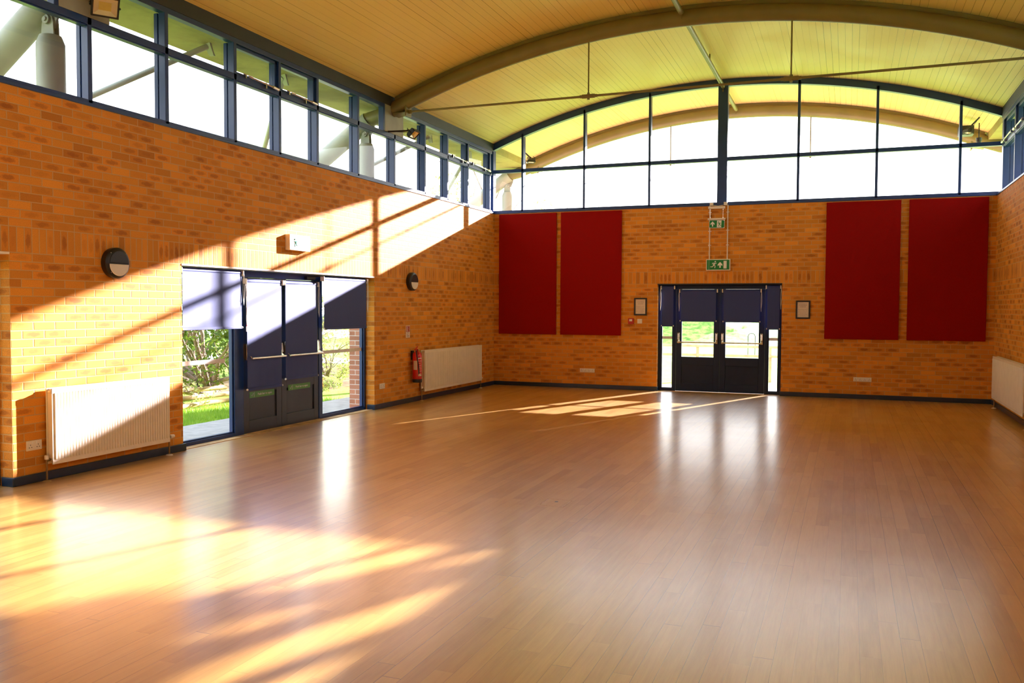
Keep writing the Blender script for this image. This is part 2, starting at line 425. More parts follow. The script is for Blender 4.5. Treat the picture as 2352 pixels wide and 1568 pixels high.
# roof deck above, with the two eaves
mb = MB()
top = [(p[0], 0, p[1]+.12) for p in arcpts(-1.0, 10.0, 40, .28)]
pts = [(-1.0, 0, 4.72)]+[(-1.0, 0, 4.92)]+[(t[0], 0, max(t[2], 4.93)) for t in top]+[(10.0, 0, 4.92), (10.0, 0, 4.72), (9.07, 0, 4.72), (9.07, 0, az(9.07, .1))]+[(p[0], 0, p[1]) for p in arcpts(-.07, 9.07, 24, .1)[::-1]]+[(-.07, 0, 4.72)]
bmv = [(x, Y0-.3, z) for x, _, z in pts]
mb.prism(bmv, (0, YE-Y0+.28, 0))
bmesh.ops.triangulate(mb.bm, faces=[f for f in mb.bm.faces if len(f.verts) > 4])
mb.out('roof', 'soffit', **ST)

# skirting
def skirting(name, segs):
    mb = MB()
    for b in segs: mb.box(*b)
    mb.out(name, 'skirt', bevel=.004, **ST)
skirting('baseboard_left', [(0, LD3[1], 0, .018, LD[0]+.03, .078), (-.12, LD3[1]-.018, 0, .018, LD3[1], .078), (0, LD[1]-.0, 0, .018, 0, .078), (-.12, LD[1]-.018, 0, .018, LD[1], .078), (0, Y0, 0, .018, LD3[0], .078)])
skirting('baseboard_far', [(0, -.018, 0, FD[0]-.0, 0, .078), (FD[1], -.018, 0, W, 0, .078), (FD[0]-.0, -.018, 0, FD[0]+.016, .08, .078), (FD[1]-.016, -.018, 0, FD[1], .08, .078)])
skirting('baseboard_right', [(W-.018, Y0, 0, W, 0, .078)])
# sill trims on the brick
def trim(name, boxes, mat='bulk', bevel=.003):
    mb = MB()
    for b in boxes: mb.box(*b)
    mb.out(name, mat, bevel=bevel, **ST)
trim('trim_1', [(-.30, Y0, H, .012, .0, H+.03)], 'blue')
trim('trim_2', [(-.1, -.012, H, W+.1, .34, H+.03)], 'blue')
trim('trim_3', [(W-.012, Y0, H, W+.30, 0, H+.03)], 'blue')
trim('trim_4', [(-.14, Y0, 4.715, -.045, .05, 4.90)], 'bulk')
trim('trim_5', [(W+.045, Y0, 4.715, W+.14, .05, 4.90)], 'bulk')
# steel lintels over the openings
trim('trim_6', [(-.12, LD[0]-.0, HD-.018, .006, LD[1], HD+.002), (-.12, LD3[0], HD-.018, .006, LD3[1], HD+.002)], 'white', .001)
trim('trim_7', [(FD[0], -.006, HD-.018, FD[1], .12, HD+.002)], 'bulk', .001)

# ------------------------------------------------------------------ clerestory windows
TZ0, TZ1 = 4.228, 4.298
def side_window(name, xf, s, ys, openers, panelbays, splits):
    """xf = room-side face of the frame, s = outward direction (-1 left, +1 right)"""
    w = empty(name, (xf, -9, H+.03), **ST)
    d = .085
    MB().box(xf, Y0, 4.655, xf+s*d, .0, 4.715).box(xf, Y0, H+.03, xf+s*d, .0, H+.075).out('head_and_sill_frame', 'blue', w, bevel=.003)
    MB().box(xf, Y0, TZ0, xf+s*d, .0, TZ1).box(xf+s*.012, Y0, TZ0-.012, xf+s*d, 0, TZ0).out('transom', 'blue', w, bevel=.003)
    for y in ys:
        MB().box(xf, y-.05, H+.03, xf+s*d, y, 4.66).box(xf+s*(d+.02), y-.045, H+.03, xf+s*(d+.07), y-.005, 4.66).box(xf+s*d, y-.035, H+.03, xf+s*(d+.02), y-.015, 4.66).out('mullion', 'blue', w, bevel=.004)
    for (a, b) in panelbays:
        MB().box(xf-s*.004, a, TZ1, xf+s*.03, b, 4.72).out('infill_panel', 'greysteel', w, bevel=.002)
        MB().box(xf-s*.002, a-.05, TZ1, xf+s*d, a, 4.66).out('mullion', 'blue', w, bevel=.004)
    mbp = MB(); ally = sorted(ys+[Y0, 0.])
    MB().box(xf+s*(d+.006), Y0, H+.06, xf+s*(d+.012), 0, TZ0+.01).box(xf+s*(d+.006), Y0, TZ1-.01, xf+s*(d+.012), 0, 4.665).out('pane', 'glass', w)
    for (a, b) in openers:
        c = MB(); t = .04; x0 = xf+s*.03; x1 = xf+s*(d+.004)
        c.box(x0, a, TZ1, x1, a+t, 4.655).box(x0, b-t, TZ1, x1, b, 4.655).box(x0, a, TZ1, x1, b, TZ1+t).box(x0, a, 4.655-t, x1, b, 4.655)
        cs = c.out('casement', 'blue', w, bevel=.004)
        g = MB()
        g.tube([(xf-s*.03, a+.18, TZ1+.012), (xf-s*.03, b-.10, TZ1-.006)], .011, 8).tube([(xf-s*.03, b-.16, TZ1-.002), (xf-s*.03, b-.05, TZ1-.01)], .021, 10)
        g.box(xf, a+.12, TZ1-.02, xf-s*.036, a+.14, TZ1+.03).box(xf, b-.30, TZ1-.05, xf-s*.036, b-.285, TZ1+.02)
        g.tube([(xf-s*.02, a+.10, TZ1+.03), (xf-s*.02, a+.26, TZ1+.032), (xf-s*.03, a+.27, TZ1+.01)], .006, 6)
        g.out('window_actuator', 'chrome', w)
    return w
ysL = [-9.93, -8.932, -7.835, -6.977, -6.14, -5.092, -3.999, -2.939, -2.043, -1.148, -.074, -10.98, -12.03, -13.07, -13.9, -14.75, -15.8, -16.9]
side_window('window_1', -.05, -1, ysL, [(-7.835, -7.027), (-6.977, -6.19), (-2.043, -1.198), (-1.148, -.124)], [(-4.344, -3.752), (-10.30, -9.72)], 0)
side_window('window_3', W+.05, 1, ysL, [(-2.043, -1.198), (-1.148, -.124)], [(-4.344, -3.752), (-10.30, -9.72)], 0)
# far arched window
w2 = empty('window_2', (4.5, .05, H+.03), **ST)
def archband(x0, x1, o0, o1, y0, y1, n=56):
    mb = MB(); a = arcpts(x0, x1, n, o0); b = arcpts(x0, x1, n, o1)
    r = []
    for i in range(n+1):
        r.append([mb.bm.verts.new(p) for p in ((a[i][0], y0, a[i][1]), (a[i][0], y1, a[i][1]), (b[i][0], y1, b[i][1]), (b[i][0], y0, b[i][1]))])
    for i in range(n):
        for k in range(4): mb.bm.faces.new((r[i][k], r[i][(k+1) % 4], r[i+1][(k+1) % 4], r[i+1][k]))
    mb.bm.faces.new(r[0]); mb.bm.faces.new(r[-1][::-1])
    return mb
archband(-.06, 9.06, 0.01, -.125, .05, .15).out('arched_head_frame', 'blue', w2)
MB().box(-.05, .05, TZ0+.045, 9.05, .135, TZ1+.042).box(-.05, .05, H+.03, 9.05, .135, H+.07).out('transom', 'blue', w2, bevel=.003)
for x0, x1 in ((-.12, -.046), (.558, .600), (1.842, 1.884), (3.126, 3.170), (5.804, 5.850), (7.094, 7.138), (8.384, 8.426), (9.03, 9.12)):
    MB().box(x0, .05, H+.03, x1, .135, az(min(max((x0+x1)/2, -.05), 9.05))-.06).box(x0+.006, .155, H+.03, x1-.006, .20, az(min(max((x0+x1)/2, -.05), 9.05))-.06).out('mullion', 'blue', w2, bevel=.003)
MB().box(4.415, .03, H+.03, 4.592, .19, az(4.5)-.05).out('centre_post', 'blue', w2, bevel=.004)
mb = MB(); a = arcpts(-.05, 9.05, 40, -.11)
vs = [mb.bm.verts.new((p[0], .145, p[1])) for p in a]+[mb.bm.verts.new((9.05, .145, H+.05)), mb.bm.verts.new((-.05, .145, H+.05))]
mb.bm.faces.new(vs); bmesh.ops.triangulate(mb.bm, faces=mb.bm.faces[:]); mb.out('pane', 'glass', w2)

# ------------------------------------------------------------------ arched steel frames
def frame(y, label, full=True):
    t = thing('arched_steel_frame', (4.5, y, 0), label, 'steel frame')
    P = arcpts(-.02, 9.02, 48, -.165)
    ln = [(-.56, y, 4.55), (-.30, y, 4.60)]+[(p[0], y, p[1]) for p in P]+[(9.30, y, 4.60), (9.56, y, 4.55)]
    MB().tube(ln, .115, 20).out('arch_tube', 'steel', t)
    archband(-.02, 9.02, -.005, -.065, y-.035, y+.035).out('top_plate', 'steel', t)
    tz = 4.632
    for s, xe in ((1, .20), (-1, 8.80)):
        MB().box(xe-.012, y-.09, tz-.07, xe+.012, y+.09, tz+.13).box(xe, y-.008, tz-.03, xe+s*.07, y+.008, tz+.03).prism([(xe, y-.1, tz-.02), (xe-s*.22, y-.1, tz-.02), (xe-s*.22, y-.1, tz-.06)], (0, .2, 0)).out('end_plate', 'steel', t, bevel=.003)
    MB().tube([(.25, y, tz), (8.75, y, tz)], .017, 12).out('tie_rod', 'steel', t)
    for x in (3.14, 5.94):
        MB().tube([(x, y, tz), (x, y, az(x, -.27))], .011, 8).out('hanger_rod', 'steel', t)
        MB().tube([(x-.095, y, tz), (x+.095, y, tz)], .03, 12).tube([(x-.13, y, tz), (x+.13, y, tz)], .022, 10).tube([(x, y, tz-.05), (x, y, tz+.05)], .02, 8).out('rod_coupler', 'steel', t)
    for s, xn in ((-1, -.56), (1, 9.56)):
        # node over the column
        MB().prism([(xn-s*.16, y-.012, 4.62), (xn+s*.16, y-.012, 4.60), (xn+s*.20, y-.012, 4.42), (xn+s*.05, y-.012, 4.25), (xn-s*.06, y-.012, 4.25), (xn-s*.13, y-.012, 4.40)], (0, .024, 0)).tube([(xn, y-.06, 4.33), (xn, y+.06, 4.33)], .045, 16).tube([(xn, y-.075, 4.33), (xn, y+.075, 4.33)], .022, 12).out('pin_joint', 'greysteel', t, bevel=.002)
        MB().lathe([(0, -.1), (.13, -.1), (.13, 4.10), (.10, 4.18), (.0, 4.20)], (xn, y, 0), (0, 0, 1), 28).out('column', 'greysteel', t)
        g = MB()
        for dy in (-.035, .02): g.prism([(xn-.085, y+dy, 4.12), (xn+.085, y+dy, 4.12), (xn+.075, y+dy, 4.30), (xn+.05, y+dy, 4.375), (xn, y+dy, 4.40), (xn-.05, y+dy, 4.375), (xn-.075, y+dy, 4.30)], (0, .015, 0))
        g.out('fork_plate', 'greysteel', t, bevel=.002)
        sl = .68; x1 = xn+s*6.3
        MB().tube([(xn-s*.05, y, 4.55), (xn+s*.35, y, 4.53-.35*sl), (x1, y, 4.53-6.3*sl)], .14, 24).out('raking_strut', 'greysteel', t)
        for dy in (-2.25, 2.25):
            if y > 1 and dy > 0: continue
            xa = xn+s*2.44
            q = (xn-s*.02, y+dy*.98, 4.70)
            MB().tube([(xa, y, 4.53-2.44*sl), q], .035, 12).prism([(q[0]-.05, q[1]-.02, 4.72), (q[0]+.07, q[1]-.06, 4.72), (q[0]+.03, q[1]+.06, 4.60), (q[0]-.03, q[1]+.05, 4.60)], (.0, .03, 0)).out('brace', 'greysteel', t)
    return t
frame(-4.05, 'beige arched steel tube with tie rod and hangers under plank ceiling')
frame(2.15, 'arched steel tube at roof edge seen through arched end window')
frame(-9.95, 'steel frame with pinned column and raking strut outside windows above ribbed radiator')
frame(-16.0, 'arched steel frame over camera end of hall')
# ridge tube, in two lengths inside and one outside
for a, b, lb in ((-15.85, -10.13, 'olive ridge tube under ceiling over the camera end of hall'), (-9.80, -4.23, 'olive ridge tube ending at camera side of arched beam'), (-3.91, .02, 'olive ridge tube from arched beam to thick window post'), (.2, 1.98, 'olive ridge tube outdoors, beyond glass above thick window post')):
    t = thing('ridge_tube', (4.5, a, 5.6), lb, 'roof tube', 'tubes along the ridge')
    MB().tube([(4.5, a, 5.615), (4.5, b, 5.615)], .038, 18).out('tube', 'steel', t)
    MB().lathe([(.038, 0), (.030, .02), (0, .03)], (4.5, b, 5.615), (0, 1, 0), 18).tube([(4.5, b, 5.60), (4.5, b, 5.52)], .008, 6).out('end_cap', 'steel', t)
    y = a+.4
    while y < b-.1:
        MB().box(4.49, y-.015, 5.64, 4.51, y+.015, az(4.5)).out('hanger_bracket', 'steel', t); y += 1.9

# ------------------------------------------------------------------ doorways
def rbox(mb, side, a0, d0, z0, a1, d1, z1, base=0.):
    """a along wall, d depth behind the room face (positive outward)"""
    if side == 'L': return mb.box(-d0, a0, z0, -d1, a1, z1)
    return mb.box(a0, d0, z0, a1, d1, z1)
def sticker(side, a0, a1, z0, z1, d, parent, mat):
    rbox(MB(), side, a0, d, z0, a1, d-.0015, z1).out('push_bar_sign', mat, parent)
    L = a1-a0; zc = (z0+z1)/2
    org = (-d+.002, a0+L*.61, zc) if side == 'L' else (a0+L*.61, d-.002, zc)
    t = text_mesh('Push bar to open', (z1-z0)*.54, 'signwhite', 'sign_lettering', face_mtx(org, side), parent)
    mb = MB(); rbox(mb, side, a0+L*.185, d-.0014, z0+.004, a0+L*.192, d-.0022, z1-.004)
    # tick mark
    u0 = a0+L*.06; u1 = a0+L*.10; u2 = a0+L*.155; zz = zc-.016
    if side == 'L': mb.tube([(-d+.002, u0, zz+.014), (-d+.002, u1, zz), (-d+.002, u2, zz+.034)], .0032, 6)
    else: mb.tube([(u0, d-.002, zz+.014), (u1, d-.002, zz), (u2, d-.002, zz+.034)], .0032, 6)
    mb.out('sign_symbol', 'signwhite', parent)
def push_bar(side, a0, a1, z, d, parent):
    P = (lambda a, dd, zz: (-dd, a, zz)) if side == 'L' else (lambda a, dd, zz: (a, dd, zz))
    g = MB()
    for a in (a0, a1):
        g.box(*P(a-.021, d, z-.045), *P(a+.021, d-.03, z+.155))
        g.prism([P(a-.016, d-.03, z+.15), P(a-.016, d-.05, z+.14), P(a-.016, d-.062, z+.03), P(a-.016, d-.03, z+.0)], (0, .032, 0) if side == 'L' else (.032, 0, 0))
        g.prism([P(a-.011, d-.03, z+.03), P(a-.011, d-.10, z-.012), P(a-.011, d-.10, z-.032), P(a-.011, d-.03, z-.005)], (0, .022, 0) if side == 'L' else (.022, 0, 0))
    g.out('bar_bracket', 'chrome', parent, bevel=.003)
    MB().tube([P(a0-.01, d-.10, z-.022), P(a1+.01, d-.10, z-.022)], .0135, 12).out('push_bar', 'chrome', parent)
def doorway(name, side, o0, o1, posts, d0, gtop, mid, strip, sidestrips=True, stick=None, mat='navy'):
    """posts: (side glass left end, post left a..b, leaf1 a..b, leaf2 a..b, post right a..b, side glass end)"""
    root = empty(name, ((-d0, (o0+o1)/2, 0) if side == 'L' else ((o0+o1)/2, d0, 0)), **ST)
    dd = d0+.07
    pl0, pl1, l0, l1, m0, m1, pr0, pr1 = posts
    f = MB()
    rbox(f, side, o0, d0, HD-.10, o1, dd, HD-.018); rbox(f, side, o0, d0, 0, o0+.05, dd, HD-.1); rbox(f, side, o1-.05, d0, 0, o1, dd, HD-.1)
    rbox(f, side, pl0, d0, 0, pl1, dd, HD-.1); rbox(f, side, pr0, d0, 0, pr1, dd, HD-.1)
    for a, b in ((o0+.05, pl0), (pr1, o1-.05)):
        rbox(f, side, a, d0, 0, b, dd, .045); rbox(f, side, a, d0+.02, .045, b, dd, .062)
        for q in (a, b-.022): rbox(f, side, q, d0+.022, .05, q+.022, dd, HD-.1)
    f.out('door_frame', 'blue' if side == 'L' else mat, root, bevel=.003)
    for a, b in ((o0+.05, pl0), (pr1, o1-.05)):
        g = MB(); rbox(g, side, a, d0+.04, .05, b, d0+.046, HD-.1); g.out('side_pane', 'glass', root)
        if sidestrips:
            e = b-.13 if (a < (o0+o1)/2 and side == 'L') else b
            g = MB(); rbox(g, side, a, d0+.0385, strip, e, d0+.0395, strip+.05); g.out('glass_marking_strip', 'manif', root)
    for k, (a, b) in enumerate(((l0, l1), (m0, m1))):
        st = .105; dl = d0+.008; de = d0+.052
        lf = MB()
        rbox(lf, side, a, dl, .006, a+st, de, HD-.101); rbox(lf, side, b-st, dl, .006, b+(.004 if k == 0 else 0), de, HD-.101)
        rbox(lf, side, a+st, dl, .006, b-st, de, .16); rbox(lf, side, a+st, dl, mid[0], b-st, de, mid[1]); rbox(lf, side, a+st, dl, HD-.22, b-st, de, HD-.105)
        leaf = lf.out('door_leaf', mat, root, bevel=.003)
        g = MB(); rbox(g, side, a+st, dl+.016, .16, b-st, de-.012, mid[0]); g.out('kick_panel', mat, leaf)
        g = MB(); rbox(g, side, a+st, dl+.02, mid[1], b-st, dl+.026, HD-.22); g.out('leaf_pane', 'glass', leaf)
        push_bar(side, a+.05, b-.05, .955, dl-.0, leaf)
        if stick: sticker(side, *stick[k], dl-.0005, leaf, 'paleg')
    return root
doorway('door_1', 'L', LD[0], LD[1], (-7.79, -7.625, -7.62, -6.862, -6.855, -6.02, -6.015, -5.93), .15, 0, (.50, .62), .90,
        stick=[(-7.512, -7.016, .436, .512), (-6.72, -6.223, .462, .536)], mat='navy_sheen')
doorway('door_2', 'F', FD[0], FD[1], (3.622, 3.675, 3.678, 4.482, 4.488, 5.292, 5.295, 5.345), .11, 0, (.50, .655), .985)
doorway('door_3', 'L', LD3[0], LD3[1], (-13.1, -13.0, -12.99, -12.2, -12.19, -11.4, -11.39, -11.29), .15, 0, (.50, .62), .90)
MB().box(-.14, LD[0], 0, -.02, LD[1], .006).box(-.14, -7.6, .006, -.135, -6.02, .012).out('trim_8', 'log', **ST)
MB().box(FD[0], .03, 0, FD[1], .12, .004).out('trim_9', 'log', **ST)
# door closer on the second leaf of the left doorway
tag(MB().box(-.146, -6.36, 1.935, -.10, -6.16, 1.975).tube([(-.12, -6.3, 1.975), (-.12, -6.05, 1.985)], .008, 6).out('door_closer', 'black', bevel=.003), 'small black closer at head of a blue side doorway leaf', 'door closer')

# ------------------------------------------------------------------ roller blinds
def blind(side, a0, a1, ztop, zbot, d, label, chain='r', zc=.45, tassel=False):
    """d: depth of the fabric plane behind the room face"""
    P = (lambda a, dd, zz: (-dd, a, zz)) if side == 'L' else (lambda a, dd, zz: (a, dd, zz))
    t = thing('roller_blind', P((a0+a1)/2, d, zbot), label, 'blind', 'navy roller blinds on the %s doors' % ('side' if side == 'L' else 'end'))
    MB().tube([P(a0+.012, d+.012, ztop-.03), P(a1-.012, d+.012, ztop-.03)], .028, 18).out('roller', 'blind', t)
    n = 14; mb = MB(); pr = None
    # slightly rippled cloth
    R = []
    for i in range(n+1):
        a = a0+.02+(a1-a0-.04)*i/n; row = []
        for j in range(9):
            z = zbot+(ztop-.045-zbot)*j/8
            w = .0016*math.sin(i*1.9+j*.35)*(1-j/8)
            row.append((mb.bm.verts.new(P(a, d-.014+w, z)), mb.bm.verts.new(P(a, d-.0125+w, z))))
        R.append(row)
    for i in range(n):
        for j in range(8):
            for k in (0, 1):
                f = mb.bm.faces.new((R[i][j][k], R[i+1][j][k], R[i+1][j+1][k], R[i][j+1][k])); f.smooth = True
    for j in range(8):
        for i in (0, n): mb.bm.faces.new((R[i][j][0], R[i][j][1], R[i][j+1][1], R[i][j+1][0]))
    mb.out('fabric', 'blind', t)
    g = MB(); rbox(g, side, a0+.02, d-.022, zbot-.012, a1-.02, d-.006, zbot+.018); g.out('bottom_bar', 'blind', t, bevel=.003)
    for a in (a0+.016, a1-.016): MB().tube([P(a-.006, d-.014, zbot+.002), P(a+.006, d-.014, zbot+.002)], .013, 10).out('bar_end_cap', 'plastic', t)
    for a in (a0, a1):
        g = MB(); rbox(g, side, a-.010, d+.03, ztop-.065, a+.010, d-.032, ztop); g.out('bracket', 'plastic', t, bevel=.008, bseg=3)
    ca = a1+.004 if chain == 'r' else a0-.004
    sg = 1 if chain == 'r' else -1
    g = MB(); zt = ztop-.03; zb = ztop-zc
    pts = [P(ca, d-.030, zt)]+[P(ca+sg*.012*math.sin(k/7*PI), d-.032, zt+(zb-zt)*k/8) for k in range(1, 8)]+[P(ca, d-.028, zb-.012)]+[P(ca-sg*.006*math.sin(k/7*PI), d-.020, zb+(zt-zb)*k/8) for k in range(1, 8)]+[P(ca, d-.01, zt)]
    g.tube(pts, .0028, 6); g.out('bead_chain', 'plastic', t)
    if tassel:
        g = MB(); g.box(*P(ca-.010, d-.03, zb-.09), *P(ca+.010, d-.026, zb-.03)); g.out('chain_tag', 'plastic', t)
        g = MB(); g.box(*P(ca-.004, d-.03, zb-.03), *P(ca+.012, d-.025, zb-.008)); g.out('red_tag_end', 'redplastic', t)
    return t
blind('L', -8.80, -7.775, 1.995, 1.315, .05, 'navy roller blind mostly sunlit over side pane next to ribbed radiator', 'r', .40)
blind('L', -7.655, -6.93, 1.905, .552, .10, 'navy roller blind hanging lowest, tag on its cord, on side doorway leaf', 'l', .55, True)
blind('L', -6.885, -6.125, 1.905, .625, .10, 'navy roller blind on side doorway leaf under the black door closer', 'r', .47)
blind('L', -6.075, -4.915, 1.985, 1.262, .05, 'short navy roller blind mostly shaded over side pane towards fire extinguisher', 'r', .50)
blind('F', 3.40, 3.655, 1.99, 1.235, .05, 'narrow navy blind over end doorway side pane nearer the call point', 'l', .45)
blind('F', 3.745, 4.44, 1.925, 1.33, .085, 'wide navy blind on end door leaf nearer the call point', 'l', .40)
blind('F', 4.535, 5.225, 1.925, 1.325, .085, 'wide navy blind on end door leaf nearer the plain notice', 'r', .40)
blind('F', 5.315, 5.57, 1.99, 1.20, .05, 'narrow navy blind over end doorway side pane nearer the plain notice', 'r', .42)

# ------------------------------------------------------------------ radiators
def radiator(label, wallx, s, y0, y1, z0, z1, ribs, valve=True, double=True):
    """s: +1 = on the left wall facing +x, -1 = on the right wall"""
    X = lambda d: wallx+s*d
    t = thing('radiator', (X(.06), (y0+y1)/2, z0), label, 'radiator')
    # ribbed front panel as one surface
    n = int((y1-y0)/.0333); pts = []
    fr = MB(); fr.box(X(.095), y0, z0, X(.099), y1, z1)
    for zz in (z0, z1-.045): fr.box(X(.098), y0, zz, X(.108), y1, zz+.045)
    for yy in (y0, y1-.012): fr.box(X(.098), yy, z0, X(.106), yy+.012, z1)
    if ribs:
        for i in range(n):
            yc = y0+.02+(y1-y0-.04)*(i+.5)/n; w = .0096
            fr.prism([(X(.097), yc-w-.004, z0+.04), (X(.114), yc-w+.001, z0+.04), (X(.114), yc+w-.001, z0+.04), (X(.097), yc+w+.004, z0+.04)], (0, 0, z1-z0-.08))
    else:
        fr.box(X(.098), y0+.012, z0+.045, X(.107), y1-.012, z1-.045)
    fr.out('front_panel', 'white', t, bevel=.0025)
    MB().box(X(.030), y0, z0, X(.036), y1, z1).box(X(.028), y0, z0, X(.040), y1, z0+.035).box(X(.028), y0, z1-.035, X(.040), y1, z1).out('back_panel', 'white', t, bevel=.0025)
    g = MB(); nf = int((y1-y0)/.06)
    for i in range(nf):
        yy = y0+.04+(y1-y0-.08)*i/(nf-1); g.box(X(.040), yy-.001, z0+.06, X(.094), yy+.001, z1-.05)
    g.out('convector_fins', 'white', t)
    g = MB()
    k = int((y1-y0)/.025)
    for i in range(k): g.box(X(.036), y0+.02+(y1-y0-.04)*i/k, z1-.012, X(.096), y0+.02+(y1-y0-.04)*i/k+.012, z1-.004)
    g.box(X(.034), y0+.01, z1-.02, X(.038), y1-.01, z1+.002).box(X(.094), y0+.01, z1-.02, X(.098), y1-.01, z1+.002)
    g.out('top_grille', 'white', t)
    for yy in (y0+.015, y1-.015):
        MB().box(X(.040), yy-.004, z0+.05, X(.094), yy+.004, z1-.045).tube([(X(.052), yy, z1-.032), (X(.083), yy, z1-.032)], .014, 8).out('side_cover', 'white', t, bevel=.002)
    for yy in (y0+.3, y1-.3): MB().box(X(.0015), yy-.02, z0+.03, X(.030), yy+.02, z1-.04).out('wall_bracket', 'white', t)
    for yy, e, cap in ((y0, -1, .022), (y1, 1, .024)):
        g = MB(); g.tube([(X(.066), yy, z0+.045), (X(.066), yy+e*.035, z0+.045)], .016, 12).tube([(X(.066), yy+e*.03, z0+.06), (X(.066), yy+e*.03, .015)], .0085, 10)
        g.out('pipe_tail', 'copper', t)
        if e > 0: MB().lathe([(0, 0), (.021, 0), (.023, .012), (.019, .052), (.016, .058), (0, .058)], (X(.066), yy+.04, z0+.045), (0, 1, 0), 16).out('valve_head', 'plastic', t)
        else: MB().lathe([(0, 0), (.019, 0), (.019, .03), (.015, .036), (0, .036)], (X(.066), yy-.03, z0+.05), (0, 0, 1), 16).out('valve_cap', 'plastic', t)
        MB().lathe([(0, 0), (.038, 0), (.030, .008), (.010, .012), (0, .012)], (X(.066), yy+e*.03, 0), (0, 0, 1), 16).out('floor_collar', 'plastic' if e > 0 else 'log', t)
    return t
radiator('white ribbed radiator half in sunlight, between wall socket and side doorway', 0, 1, -10.575, -9.14, .148, .828, True)
radiator('smooth cream radiator in shade beside the fire extinguisher', 0, 1, -3.29, -.86, .152, .842, True)
radiator('pale radiator alone on side wall opposite the blue side doorway', W, -1, -3.33, -.72, .165, .835, True)

# ------------------------------------------------------------------ wall lights
def bulkhead_light(y, z, label):
    t = thing('bulkhead_light', (0, y, z), label, 'wall light', 'round half-moon wall lights')
    MB().lathe([(0, 0), (.145, 0), (.150, .02), (.150, .062), (.138, .075), (.118, .082), (.118, .078), (0, .078)], (0, y, z), (1, 0, 0), 48).out('housing', 'black', t)
    r = .118; zc = z-.012
    pts = [(.0785, y+r*math.cos(a), zc+(r-.004)*math.sin(a)*1.0) for a in [PI+PI*i/24 for i in range(25)]]
    MB().prism(pts, (.007, 0, 0)).out('diffuser', 'lens', t, bevel=.003)
    pts = [(.079, y+r*math.cos(a), zc+.012+(r)*math.sin(a)) for a in [PI*i/24 for i in range(25)]]
    MB().prism(pts, (.009, 0, 0)).out('hood', 'black', t, bevel=.003)
    g = MB()
    for a in (45, 135, 225, 315): g.lathe([(0, 0), (.004, 0), (.004, .003), (0, .003)], (.076, y+.134*math.cos(a*PI/180), z+.134*math.sin(a*PI/180)), (1, 0, 0), 8)
    g.out('screw', 'chrome', t)
bulkhead_light(-9.765, 1.985, 'round black wall light with half-moon lens above ribbed radiator')
bulkhead_light(-3.60, 1.985, 'round black wall light with half-moon lens above fire extinguisher')

# ------------------------------------------------------------------ flood lights
def flood(loc, aim, size, label, arm, outside=False):
    t = thing('flood_light', loc, label, 'flood light')
    loc = Vector(loc); f = Vector(aim).normalized(); u = Vector((0, 0, 1)); r = f.cross(u).normalized(); u = r.cross(f)
    R = Matrix((r, f, u)).transposed()
    w, h, d = size[0]/2, size[1]/2, .028
    b = MB()
    for sx in (-1, 1): b.obox(loc+R @ Vector((sx*(w-.008), .012, 0)), .008, .02, h, R)
    for sz in (-1, 1): b.obox(loc+R @ Vector((0, .012, sz*(h-.008))), w, .02, .008, R)
    b.obox(loc+R @ Vector((0, -.018, 0)), w*.98, .012, h*.98, R)
    for k in range(7): b.obox(loc+R @ Vector(((k-3)*w*.26, -.040, 0)), .003, .012, h*.8, R)
    b.out('housing', 'black', t, bevel=.003)
    q = MB(); P = lambda x, y, z: loc+R @ Vector((x, y, z))
    o = [(-w+.015, .02, -h+.015), (w-.015, .02, -h+.015), (w-.015, .02, h-.015), (-w+.015, .02, h-.015)]
    i = [(-w*.45, -.004, -h*.4), (w*.45, -.004, -h*.4), (w*.45, -.004, h*.4), (-w*.45, -.004, h*.4)]
    for k in range(4): q.quad(P(*o[k]), P(*o[(k+1) % 4]), P(*i[(k+1) % 4]), P(*i[k]))
    q.out('reflector', 'reflector', t)
    MB().obox(P(0, -.004, 0), w*.45, .002, h*.4, R).out('led_board', 'led', t)
    a = Vector(arm); side = P(w+.006, 0, 0); side2 = P(-w-.006, 0, 0); mid = loc-f*.09
    g = MB()
    for sd in (side, side2):
        g.tube([sd, sd-f*.07, mid+(sd-loc)*.55-f*.02], .006, 6)
    g.tube([side-f*.07, side2-f*.07], .009, 8).tube([mid+f*.02, a], .014, 8).ball(tuple(side), .012).ball(tuple(side2), .012)
    g.out('bracket_arm', 'black', t)
    n1 = mid-u*.06+r*.02
    MB().tube([loc-f*.04, loc-f*.07-u*.05, n1, a+(n1-a)*.3, a], .004, 6).out('cable', 'black', t)
flood((.32, -4.10, 4.275), (.75, .0, -.80), (.20, .15), 'black flood light on arm below spring of arched beam', (-.04, -4.27, 4.30))
flood((.14, -9.95, 4.38), (.72, -.50, -.52), (.24, .19), 'black flood light with square amber reflector above windows over ribbed radiator', (-.04, -9.95, 4.45))
flood((.35, 1.2, 4.68), (.1, -.15, -1.), (.16, .12), 'small outdoor flood light under eaves, seen above red panels nearest sunlit brick wall', (.2, 1.05, 4.90))
flood((8.62, 1.0, 4.70), (-.2, -.1, -1.), (.16, .12), 'small outdoor flood light under eaves, next to the outdoor security camera', (8.78, .9, 4.92))
tag(MB().box(8.50, 1.25, 4.70, 8.74, 1.50, 4.86).lathe([(0, 0), (.05, 0), (.045, .06), (.02, .10), (0, .10)], (8.80, 1.1, 4.60), (0, 0, -1), 16).tube([(8.80, 1.1, 4.60), (8.80, 1.1, 4.86)], .01, 8).out('security_camera', 'black', bevel=.006), 'dark security camera under eaves outside end of arched window', 'camera')

